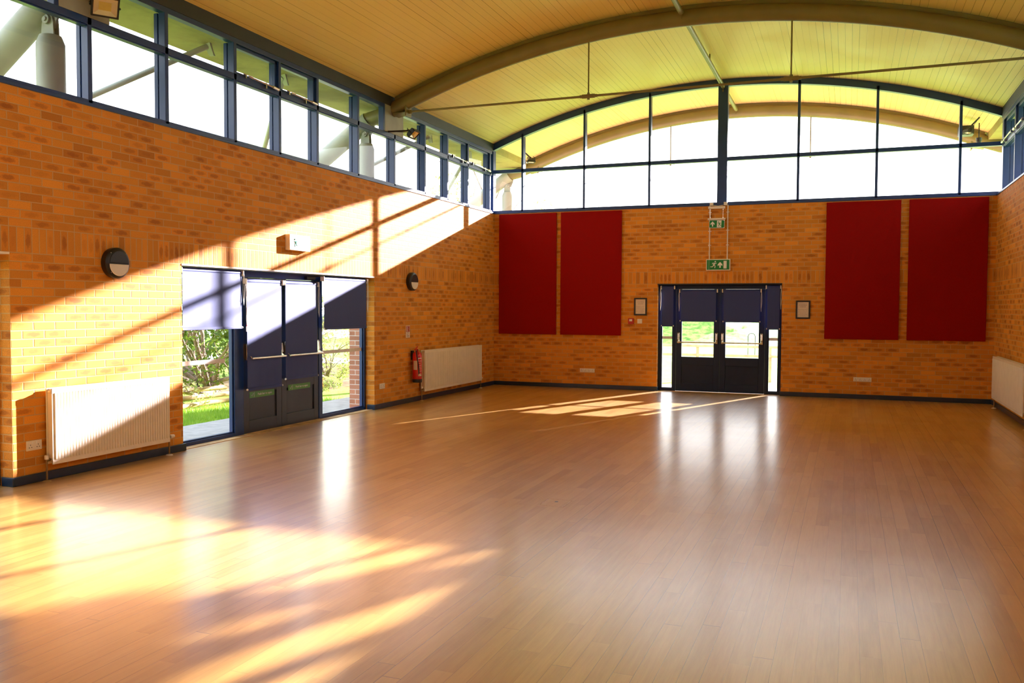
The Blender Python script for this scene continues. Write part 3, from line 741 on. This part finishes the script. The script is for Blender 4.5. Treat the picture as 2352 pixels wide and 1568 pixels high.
# ------------------------------------------------------------------ signs
def running_man(mb, P, cx, cz, s, flip=1, th=.001):
    def limb(pts, r):
        mb.tube([P(cx+flip*x*s, cz+z*s) for x, z in pts], r*s, 6)
    limb([(.02, .10), (-.06, -.10)], .075)
    limb([(.0, .13), (.15, .06), (.20, .16)], .032); limb([(.0, .13), (-.16, .14), (-.20, .02)], .032)
    limb([(-.06, -.10), (.10, -.16), (.05, -.38)], .040); limb([(-.06, -.10), (-.18, -.24), (-.38, -.24)], .040)
    q = P(cx+flip*.10*s, cz+.27*s); mb.ball(q, .075*s, 10)
def arrow_up(mb, P, cx, cz, s, ex):
    mb.prism([P(cx+x*s, cz+z*s) for x, z in ((-.10, -.42), (.10, -.42), (.10, .0), (.32, -.18), (.32, .06), (0, .40), (-.32, .06), (-.32, -.18), (-.10, .0))], ex)
# box sign on left wall (pale aqua face)
t = thing('exit_sign', (0, -6.75, 2.29), 'white exit box sign with pale aqua face above side doorway', 'exit sign')
MB().box(0, -6.985, 2.29, .072, -6.535, 2.49).out('sign_box', 'plastic', t, bevel=.004)
MB().box(.072, -6.955, 2.315, .0735, -6.565, 2.465).out('sign_face', 'cyan', t)
PL = lambda a, z: Vector((.0745, a, z))
MB().box(.0733, -6.93, 2.322, .0742, -6.80, 2.458).out('door_symbol', 'signwhite', t)
g = MB(); running_man(g, lambda a, z: Vector((.0742, a, z)), -6.865, 2.39, .15, -1); g.out('running_figure', 'cyan', t)
g = MB(); arrow_up(g, lambda a, z: Vector((.0735, a, z)), -6.67, 2.39, .13, (.001, 0, 0)); g.out('arrow', 'signwhite', t)
# lower box sign on far wall
t = thing('exit_sign', (4.465, 0, 2.265), 'framed green running-figure sign directly over end-wall doors', 'exit sign')
MB().box(4.247, -.055, 2.263, 4.682, 0, 2.472).out('sign_box', 'plastic', t, bevel=.004)
MB().box(4.262, -.0565, 2.278, 4.667, -.055, 2.457).out('sign_face', 'green', t)
PF = lambda a, z: Vector((a, -.0575, z))
MB().box(4.562, -.058, 2.298, 4.618, -.0565, 2.437).box(4.300, -.0575, 2.278, 4.303, -.0565, 2.457).out('door_symbol', 'signwhite', t)
g = MB(); running_man(g, PF, 4.395, 2.375, .18); g.out('running_figure', 'signwhite', t)
g = MB(); arrow_up(g, lambda a, z: Vector((a, -.0565, z)), 4.50, 2.367, .13, (0, -.0012, 0)); g.out('arrow', 'signwhite', t)
# hanging sign
t = thing('hanging_exit_sign', (4.43, -.06, 3.02), 'green exit sign hung by wires below thick window post', 'exit sign')
MB().box(4.282, -.12, 3.385, 4.580, -.05, 3.428).out('ceiling_bar', 'plastic', t, bevel=.004)
MB().box(4.274, -.115, 3.185, 4.586, -.055, 3.215).out('light_bar', 'plastic', t, bevel=.004)
RY = Matrix.Rotation(math.radians(1.5), 3, 'Y')
MB().obox((4.436, -.085, 3.108), .138, .004, .074, RY).out('acrylic_panel', 'manif', t, bevel=.002)
MB().obox((4.436, -.090, 3.108), .132, .0012, .066, RY).out('sign_face', 'green', t)
MB().obox((4.478, -.0915, 3.109), .040, .0008, .061, RY).out('door_symbol', 'signwhite', t)
g = MB(); running_man(g, lambda a, z: Vector((a, -.0925, z)), 4.480, 3.11, .125, -1); g.out('running_figure', 'green', t)
g = MB(); arrow_up(g, lambda a, z: Vector((a, -.0912, z)), 4.360, 3.112, .115, (0, -.001, 0)); g.out('arrow', 'signwhite', t)
g = MB()
for x in (4.318, 4.545): g.tube([(x, -.085, 3.385), (x, -.085, 3.215)], .0022, 5).lathe([(0, 0), (.006, 0), (.006, .02), (0, .02)], (x, -.085, 3.365), (0, 0, 1), 8).lathe([(0, 0), (.006, 0), (.006, .02), (0, .02)], (x, -.085, 3.215), (0, 0, 1), 8)
g.out('suspension_wire', 'chrome', t)
g = MB()
for x, z in ((4.305, 3.045), (4.567, 3.04), (4.305, 3.17), (4.567, 3.17)): g.tube([(x, -.096, z), (x, -.078, z)], .007, 8)
g.out('panel_stud', 'chrome', t)
for k, x in enumerate((4.300, 4.622)):
    t = thing('conduit_pipe', (x, -.02, 2.47), ('thin conduit behind the hanging exit sign' if k == 0 else 'thin conduit clear of the hanging exit sign')+', running up brick wall', 'conduit')
    MB().tube([(x, -.022, 2.465), (x, -.022, 3.46)], .010, 10).out('pipe', 'plastic', t)
    for z in (2.73, 3.0 if k else 2.985, 3.33):
        MB().box(x-.028, -.008, z-.007, x+.028, 0, z+.007).tube([(x, -.022, z-.007), (x, -.022, z+.007)], .014, 10).out('clip', 'plastic', t)
tag(MB().box(4.30, -.06, 3.45, 4.36, .02, 3.50).box(4.55, -.05, 3.45, 4.61, .02, 3.51).tube([(4.33, -.03, 3.46), (4.45, -.05, 3.44), (4.58, -.03, 3.46)], .006, 6).out('cable_junction', 'plastic', bevel=.004), 'small pale junction boxes on sill above hanging exit sign', 'junction box')

# ------------------------------------------------------------------ sockets, switches, notices
def socket(side, a0, a1, z0, z1, label, gangs=2, switches=True):
    P = (lambda a, d, z: (d, a, z)) if side == 'L' else (lambda a, d, z: (a, -d, z))
    t = thing('wall_socket', P((a0+a1)/2, 0, z0), label, 'socket')
    g = MB(); g.box(*P(a0, 0, z0), *P(a1, .010, z1)); g.out('face_plate', 'plastic', t, bevel=.003)
    h = MB(); q = MB(); L = a1-a0
    for k in range(gangs):
        c = a0+L*(k+.5)/gangs; zc = (z0+z1)/2-.006
        for da, dz, w, hh in ((0, .012, .003, .005), (-.012, -.010, .005, .003), (.012, -.010, .005, .003)):
            h.box(*P(c+da-w, .0095, zc+dz-hh), *P(c+da+w, .0105, zc+dz+hh))
        if switches: q.box(*P(c+(.018 if k % 2 == 0 else -.018)-.006, .010, z1-.030), *P(c+(.018 if k % 2 == 0 else -.018)+.006, .014, z1-.010))
    h.out('pin_holes', 'black', t)
    if switches: q.out('rocker_switch', 'signwhite', t, bevel=.001)
    else: q.bm.free()
socket('L', -10.758, -10.603, .288, .376, 'double wall socket between brick corner and ribbed radiator')
socket('L', -4.620, -4.455, .305, .388, 'white wall socket low between side doorway and fire extinguisher', 2, True)
socket('F', 1.825, 2.125, .310, .386, 'long white socket strip below red panels on the fire call point side', 4, True)
socket('F', 6.810, 7.105, .303, .378, 'long white socket strip below red panels, away from the fire call point', 4, True)
t = thing('light_switch', (3.005, 0, 1.273), 'small square white switch beside red call point', 'switch')
MB().box(2.959, -.010, 1.273, 3.052, 0, 1.362).out('face_plate', 'plastic', t, bevel=.003)
MB().box(2.993, -.015, 1.298, 3.018, -.010, 1.337).out('key_rocker', 'lens', t, bevel=.002)
t = thing('fire_call_point', (2.838, 0, 1.265), 'small red break-glass fire call point below framed notice', 'call point')
MB().box(2.788, -.045, 1.262, 2.892, 0, 1.374).out('housing', 'redplastic', t, bevel=.005)
MB().box(2.812, -.047, 1.315, 2.868, -.045, 1.355).out('glass_window', 'signwhite', t)
def notice(x0, x1, z0, z1, label, lines):
    t = thing('framed_notice', ((x0+x1)/2, 0, z0), label, 'notice', 'framed notices beside the end doors')
    f = MB(); w = .026
    f.box(x0, -.024, z0, x0+w, 0, z1).box(x1-w, -.024, z0, x1, 0, z1).box(x0+w, -.024, z0, x1-w, 0, z0+w).box(x0+w, -.024, z1-w, x1-w, 0, z1)
    f.out('frame', 'black', t, bevel=.003)
    MB().box(x0+w, -.010, z0+w, x1-w, -.003, z1-w).out('paper', 'paper', t)
    g = MB(); random.seed(3)
    for zf, wd, bold in lines:
        z = z0+w+(z1-z0-2*w)*zf; L = (x1-x0-2*w)*wd; a = (x0+x1)/2-L/2; e = a+L
        while a < e-.004:
            b = min(e, a+random.uniform(.008, .024)); g.box(a, -.0106, z, b, -.010, z+(.0062 if bold else .0034)); a = b+.004
    g.out('printed_lines', 'ink', t)
LN = [(.85, .68, 1), (.76, .68, 1), (.67, .56, 1), (.51, .80, 0), (.43, .74, 0), (.35, .78, 0), (.27, .58, 0), (.185, .80, 0), (.10, .50, 0)]
notice(2.896, 3.140, 1.430, 1.761, 'black-framed notice above white switch and red call point', LN)
notice(5.831, 6.075, 1.390, 1.715, 'black-framed notice on bare brick with no switch below', LN)
t = thing('extinguisher_sign', (0, -3.69, 1.067), 'narrow red and cream instruction sign above fire extinguisher', 'sign')
MB().box(0, -3.762, 1.067, .004, -3.622, 1.263).out('sign_plate', 'paper', t, bevel=.001)
MB().box(.004, -3.750, 1.165, .005, -3.634, 1.253).out('red_field', 'redplastic', t)
MB().box(.005, -3.732, 1.172, .0056, -3.708, 1.246).tube([(.005, -3.68, 1.24), (.005, -3.655, 1.228), (.005, -3.68, 1.212), (.005, -3.655, 1.198), (.005, -3.68, 1.176)], .004, 5).out('pictogram', 'signwhite', t)
g = MB()
for i, z in enumerate((1.150, 1.141, 1.125, 1.117, 1.108, 1.099, 1.090, 1.081)): g.box(.004, -3.735, z, .0046, -3.735+(.085, .08, .03, .05, .085, .08, .07, .085)[i], z+.003)
g.out('printed_lines', 'ink', t)

# fire extinguisher
ey, ex, ez = -3.56, .105, .350
t = thing('fire_extinguisher', (ex, ey, ez), 'red fire extinguisher hung on side wall beside cream radiator', 'fire extinguisher')
MB().lathe([(0, 0), (.070, 0), (.078, .015), (.078, .385), (.070, .425), (.045, .455), (.022, .470), (0, .470)], (ex, ey, ez+.03), (0, 0, 1), 32).out('cylinder', 'red', t)
MB().lathe([(0, 0), (.074, 0), (.082, .008), (.082, .055), (.078, .055), (0, .055)], (ex, ey, ez-.02), (0, 0, 1), 32).out('base_skirt', 'black', t)
MB().tube([(ex, ey, ez+.49), (ex, ey, ez+.53)], .018, 12).obox((ex, ey-.03, ez+.545), .012, .05, .006, Matrix.Rotation(.5, 3, 'X')).obox((ex, ey-.035, ez+.520), .012, .045, .005, Matrix.Rotation(.15, 3, 'X')).out('lever_handle', 'red', t, bevel=.003)
MB().ball((ex+.03, ey, ez+.515), .014).ball((ex+.01, ey+.03, ez+.515), .012).out('pressure_gauge', 'chrome', t)
MB().tube([(ex, ey-.015, ez+.515), (ex+.02, ey-.075, ez+.50), (ex+.045, ey-.095, ez+.40), (ex+.062, ey-.070, ez+.25), (ex+.066, ey-.058, ez+.12)], .009, 8).out('hose', 'black', t)
MB().lathe([(0, 0), (.010, 0), (.013, .03), (0, .03)], (ex+.066, ey-.058, ez+.095), (0, 0, 1), 10).out('nozzle', 'chrome', t)
def cyl_patch(r, a0, a1, z0, z1, mat, name):
    mb = MB(); n = 10; A = [mb.bm.verts.new((ex+r*math.cos(a0+(a1-a0)*i/n), ey+r*math.sin(a0+(a1-a0)*i/n), z)) for z in (z0, z1) for i in range(n+1)]
    for i in range(n): mb.bm.faces.new((A[i], A[i+1], A[n+2+i], A[n+1+i]))
    return mb.out(name, mat, t)
D = math.radians
cyl_patch(.0792, D(-112), D(-62), ez+.19, ez+.34, 'paper', 'cream_label')
cyl_patch(.0790, D(-52), D(-2), ez+.09, ez+.385, 'signwhite', 'label_border')
cyl_patch(.0796, D(-49), D(-4), ez+.105, ez+.37, 'red', 'label_field')
g = MB()
for z, w0, w1 in ((.335, -46, -8), (.30, -44, -20), (.265, -40, -12), (.235, -44, -16), (.205, -38, -12), (.17, -46, -10), (.14, -44, -24), (.12, -42, -8)):
    g.tube([(ex+.080*math.cos(D(w0+(w1-w0)*i/6)), ey+.080*math.sin(D(w0+(w1-w0)*i/6)), ez+z) for i in range(7)], .0035, 5)
g.out('label_print', 'signwhite', t)
MB().box(0, ey-.03, ez+.35, .03, ey+.03, ez+.50).out('wall_hook', 'black', t)

# red acoustic panels
for x0, x1, lb in ((.122, 1.335, 'red fabric wall panel in hall corner above cream radiator'), (1.425, 2.645, 'red fabric wall panel next to the fire call point and notice'),
                   (6.318, 7.515, 'red fabric wall panel between the plain notice and corner panel'), (7.641, 8.838, 'red fabric wall panel in hall corner by pale radiator')):
    tag(MB().box(x0, -.047, 1.040, x1, -.0015, 3.430).out('acoustic_panel', 'wool', bevel=.006), lb, 'wall panel', 'red acoustic panels on the end wall')

# floor box
t = thing('floor_box', (4.54, -9.68, 0), 'square timber-inlaid floor socket hatch in middle of floor', 'floor box')
MB().box(4.445, -9.80, .0, 4.640, -9.565, .0012).out('lid', 'floor', t)
MB().box(4.441, -9.804, 0, 4.446, -9.561, .0016).box(4.639, -9.804, 0, 4.6435, -9.561, .0022).box(4.441, -9.565, 0, 4.6435, -9.561, .0018).box(4.441, -9.804, 0, 4.6435, -9.801, .0014).out('rim', 'chrome', t)
MB().lathe([(0, 0), (.016, 0), (.016, .0008), (0, .0008)], (4.535, -9.645, .001), (0, 0, 1), 16).out('finger_hole', 'black', t)

# ------------------------------------------------------------------ outdoors
def ground_patch(name, x0, y0, x1, y1, z, mat, n=1, **tags):
    MB().box(x0, y0, z-.3, x1, y1, z).out(name, mat, **tags)
ground_patch('ground', -90, -60, 90, 110, -.09, 'lawn', **ST)
ground_patch('path', -1.62, Y0-2, -.44, 3.4, -.05, 'tarmac', **ST)
ground_patch('path', -1.62, .44, 11, 2.15, -.06, 'tarmac', **ST)
ground_patch('ground', -6.6, -3.2, -2.9, 4.5, -.07, 'soil', **ST)
ground_patch('path', -16, 5.2, -6.8, 7.4, -.07, 'tarmac', **ST)
def leaves(mb, c, rad, n, size, seed, flat=1.):
    rnd = random.Random(seed)
    for _ in range(n):
        while True:
            v = Vector((rnd.uniform(-1, 1), rnd.uniform(-1, 1), rnd.uniform(-1, 1)))
            if .25 < v.length < 1: break
        v = v.normalized()*(v.length**.5)
        p = Vector(c)+Vector((v.x*rad[0], v.y*rad[1], v.z*rad[2]))
        if noise.noise(p*1.7) < -.12: continue
        a = Vector((rnd.uniform(-1, 1), rnd.uniform(-1, 1), rnd.uniform(-.5, 1))).normalized(); b = a.orthogonal().normalized()
        s = size*rnd.uniform(.6, 1.3)
        mb.bm.faces.new([mb.bm.verts.new(q) for q in (p-a*s, p-b*s*.42, p+a*s, p+b*s*.42)])
def branches(mb, base, n, reach, seed, lean=(0, 0), r0=.05, up=1.):
    rnd = random.Random(seed)
    for k in range(n):
        p = Vector(base)+Vector((rnd.uniform(-.15, .15), rnd.uniform(-.15, .15), 0)); d = Vector((lean[0]+rnd.uniform(-.9, .9), lean[1]+rnd.uniform(-.9, .9), up*rnd.uniform(.6, 1.2))).normalized()
        pts = [p.copy()]; rr = [r0]; L = reach*rnd.uniform(.7, 1.1)
        for i in range(7):
            d = (d+Vector((rnd.uniform(-.28, .28), rnd.uniform(-.28, .28), rnd.uniform(-.22, .18)))).normalized()
            p = p+d*L/7; pts.append(p.copy()); rr.append(r0*(1-(i+1)/8.2))
            if i in (2, 3, 4, 5):
                dd = (d+Vector((rnd.uniform(-1, 1), rnd.uniform(-1, 1), rnd.uniform(-.4, .9)))).normalized(); q = p.copy(); tw = [q.copy()]
                for j in range(4):
                    dd = (dd+Vector((rnd.uniform(-.4, .4), rnd.uniform(-.4, .4), rnd.uniform(-.2, .3)))).normalized(); q = q+dd*L*.09; tw.append(q.copy())
                mb.tube(tw, [r0*.35, r0*.28, r0*.2, r0*.13, r0*.06], 5)
        mb.tube(pts, rr, 7)
def shrub(name, loc, rad, nb, nl, size, label, cat, seed, leafmat='leaf', lean=(0, 0), r0=.04, up=1., reach=None):
    t = thing(name, loc, label, cat)
    g = MB(); branches(g, loc, nb, reach or rad[2]*1.9, seed, lean, r0, up); g.out('branches', 'bark', t)
    g = MB(); leaves(g, (loc[0]+lean[0]*rad[0]*.5, loc[1]+lean[1]*rad[1]*.5, loc[2]+rad[2]*1.05), rad, nl, size, seed+1); g.out('foliage', leafmat, t)
    return t
shrub('bare_shrub', (-4.3, -3.4, -.05), (1.5, 1.9, 1.25), 16, 5200, .045, 'leafy shrub with pale bare branches outside side pane next to ribbed radiator', 'shrub', 11, 'leaf', (-.25, -.5), .055, .8, 2.9)
shrub('dense_hedge_bush', (-6.9, -.9, -.05), (1.1, 3.0, 1.7), 8, 9000, .085, 'dark dense bush behind the bare-branched shrub', 'bush', 21, 'leaf')
shrub('budding_shrub', (-3.1, -1.3, -.05), (.80, .85, .90), 10, 4200, .035, 'light green budding shrub outside, beside the rusty brick pier', 'shrub', 31, 'leaf2', (.0, -.1), .03)
shrub('ground_cover_plant', (-2.75, -2.2, -.08), (.45, .55, .16), 4, 1600, .028, 'low green ground-cover plant at edge of outdoor path', 'plant', 41, 'leaf2', r0=.008)
shrub('orange_shrub', (-2.35, -2.95, -.08), (.22, .24, .26), 4, 520, .024, 'small orange-leaved shrub beside outdoor path', 'plant', 51, 'orangeleaf', r0=.008)
shrub('grey_green_plant', (-3.3, -5.0, -.08), (.42, .40, .20), 4, 420, .035, 'small grey-green plant on sandy log bank', 'plant', 61, 'leaf2', r0=.008)
for i, (c, rad, nl, lb) in enumerate((((-3.9, 6.2, 0), (1.3, 1.1, 2.65), 4200, 'bare-twigged tree beyond the end of arched window by the pinned column'), ((-3.5, 13, 0), (.85, .8, 2.7), 1500, 'small distant tree showing above sill of arched window'))):
    shrub('slender_tree', c, rad, 9, nl, .06, lb, 'tree', 71+i, 'leaf2', (0, 0), .07, 1.6, rad[2]*2.2)
t = thing('log_edging', (-3.2, -4.9, 0), 'sandy timber logs retaining the planting bank outdoors', 'log edging')
for k, (x, z, y0, y1) in enumerate(((-3.05, -.03, -6.2, -3.4), (-3.40, .04, -6.0, -3.5), (-3.85, .11, -5.9, -3.6))):
    MB().tube([(x, y0, z), (x-.03, (y0+y1)/2, z+.012), (x+.1, y1, z)], .042, 10).out('log', 'log', t)
# grass blades next to the path
g = MB(); rnd = random.Random(5)
for _ in range(15000):
    x = rnd.uniform(-3.0, -1.64); y = rnd.uniform(-8.3, -3.0); h = rnd.uniform(.03, .085); a = rnd.uniform(0, 2*PI)
    lx, ly = math.cos(a)*.004, math.sin(a)*.004; bx, by = rnd.uniform(-.03, .03), rnd.uniform(-.03, .03)
    g.bm.faces.new([g.bm.verts.new(p) for p in ((x-lx, y-ly, -.09), (x+lx, y+ly, -.09), (x+bx, y+by, -.09+h))])
o = g.out('lawn_grass', 'blade'); o['kind'] = 'stuff'; tag(o, 'short grass blades growing beside outdoor path', 'grass')
# rail fence beyond the end doors
def rail_fence(x0, x1, y, label, zt=.70, zb=.49, step=1.62):
    t = thing('rail_fence', ((x0+x1)/2, y, -.09), label, 'fence')
    for z in (zt, zb): MB().box(x0, y-.02, z-.028, x1, y+.02, z+.028).out('rail', 'timber', t, bevel=.004)
    x = x0+.06
    while x < x1: MB().box(x-.035, y+.02, -.09, x+.035, y+.09, zt+.03).out('fence_post', 'timber', t, bevel=.004); x += step
rail_fence(1.78, 9.8, 4.0, 'low weathered two-rail fence on lawn beyond end doors')
t = rail_fence(-12, -6.0, 4.6, 'pale two-rail fence across driveway', 1.25, .95, 2.0)
# ivy mound
bm = bmesh.new(); nx, ny = 90, 50; V = []
for j in range(ny+1):
    for i in range(nx+1):
        x = -14+28*i/nx; y = 23+20*j/ny
        e = max(0, min(1, (y-23.3)/6)); e = e*e*(3-2*e); top = min(3.4, max(.15, .85+.30*(1.7-x)))
        z = -.14+e*(top+.14)+e*.14*noise.noise(Vector((x*.9, y*.9, 0)))*2+e*.12*noise.noise(Vector((x*3, y*3, 5)))
        V.append(bm.verts.new((x, y, z)))
for j in range(ny):
    for i in range(nx):
        f = bm.faces.new((V[j*(nx+1)+i], V[j*(nx+1)+i+1], V[(j+1)*(nx+1)+i+1], V[(j+1)*(nx+1)+i])); f.smooth = True
me = bpy.data.meshes.new('grass_mound'); bm.to_mesh(me); bm.free(); me.materials.append(M['ivy'])
o = bpy.data.objects.new('grass_mound', me); COL.objects.link(o); tag(o, 'green ivy-covered bank rising beyond rail fence', 'bank')
t = thing('board_fence', (7, 36, 0), 'reddish board fence on top beyond ivy-covered bank', 'fence')
MB().box(-1, 46, -.1, 14, 46.04, 2.6).out('boards', 'fence', t)
for x in (2, 6, 10, 13): MB().box(x, 46.04, -.1, x+.12, 46.16, 2.6).out('fence_post', 'timber', t)
tag(MB().tube([(3.55, 14, -.1), (3.55, 14, .62), (3.57, 14, .69), (3.62, 14, .72), (3.71, 14, .72), (3.76, 14, .69), (3.78, 14, .62), (3.78, 14, -.1)], .012, 8).out('bicycle_hoop', 'skirt'), 'dark metal bicycle hoop on lawn beyond rail fence', 'bike stand')
# pale house far to the left
t = thing('white_house', (-24, 22, 0), 'bleached white house far beyond the high side windows', 'house')
MB().box(-29, 20, -.1, -18, 30, 9.5).out('walls', 'render', t)
MB().prism([(-29.6, 19.5, 9.5), (-17.4, 19.5, 9.5), (-17.4, 25, 12.0), (-29.6, 25, 12.0)], (0, 0, .2)).out('roof', 'render', t)
for x, z in ((-27, 3), (-24, 3), (-21, 3), (-27, 6.6), (-24, 6.6), (-21, 6.6)):
    wn = MB().box(x, 19.93, z, x+1.2, 20.0, z+1.4).out('window_frame', 'plastic', t)
    MB().box(x+.08, 19.91, z+.08, x+1.12, 19.93, z+1.32).out('window_pane', 'bulk', wn)

# ------------------------------------------------------------------ light
SUN = Vector((-.385, -1.0, -.311)).normalized()
sl = bpy.data.lights.new('sun', 'SUN'); sl.energy = 41.; sl.angle = math.radians(.6); sl.color = (1., .90, .96)
so = bpy.data.objects.new('sun', sl); COL.objects.link(so); so.rotation_euler = SUN.to_track_quat('-Z', 'Y').to_euler()
wd = bpy.data.worlds.new('sky'); S.world = wd; wd.use_nodes = True; nt = wd.node_tree
bg = nt.nodes['Background']; tcn = nt.nodes.new('ShaderNodeTexCoord'); sx = nt.nodes.new('ShaderNodeSeparateXYZ'); nt.links.new(tcn.outputs['Generated'], sx.inputs[0])
rp = nt.nodes.new('ShaderNodeValToRGB'); nt.links.new(sx.outputs[2], rp.inputs[0])
rp.color_ramp.elements[0].position = 0.; rp.color_ramp.elements[0].color = (1, .97, .92, 1)
rp.color_ramp.elements[1].position = .8; rp.color_ramp.elements[1].color = (.62, .78, 1., 1)
e = rp.color_ramp.elements.new(.25); e.color = (.93, .97, 1., 1)
nt.links.new(rp.outputs[0], bg.inputs[0]); bg.inputs[1].default_value = 4.1

# ------------------------------------------------------------------ camera
Pc = (6.71128, -16.25531, 1.57181, .37061, -.03949, .00448, 1987.60279)
cy, sy = math.cos(Pc[3]), math.sin(Pc[3]); cp, sp = math.cos(Pc[4]), math.sin(Pc[4])
f = Vector((-sy*cp, cy*cp, sp)); r0 = Vector((cy, sy, 0)); u0 = r0.cross(f)
cr, sr = math.cos(Pc[5]), math.sin(Pc[5]); r = cr*r0+sr*u0; u = -sr*r0+cr*u0
cd = bpy.data.cameras.new('camera'); co = bpy.data.objects.new('camera', cd); COL.objects.link(co)
co.matrix_world = Matrix(((r.x, u.x, -f.x, Pc[0]), (r.y, u.y, -f.y, Pc[1]), (r.z, u.z, -f.z, Pc[2]), (0, 0, 0, 1)))
cd.sensor_width = 36.; cd.lens = Pc[6]/2352*36; cd.clip_end = 400
S.camera = co
S.view_settings.view_transform = 'Standard'; S.view_settings.look = 'None'; S.view_settings.exposure = 0.; S.view_settings.gamma = 1.
S.view_settings.use_curve_mapping = False
S.cycles.use_denoising = True; S.cycles.use_adaptive_sampling = True; S.cycles.adaptive_threshold = .08; S.cycles.max_bounces = 7; S.cycles.diffuse_bounces = 5; S.cycles.glossy_bounces = 3; S.cycles.transparent_max_bounces = 12
S.cycles.sample_clamp_indirect = 12.; S.cycles.caustics_reflective = False; S.cycles.caustics_refractive = False
for o in bpy.data.objects:
    if '_w' in o: del o['_w']
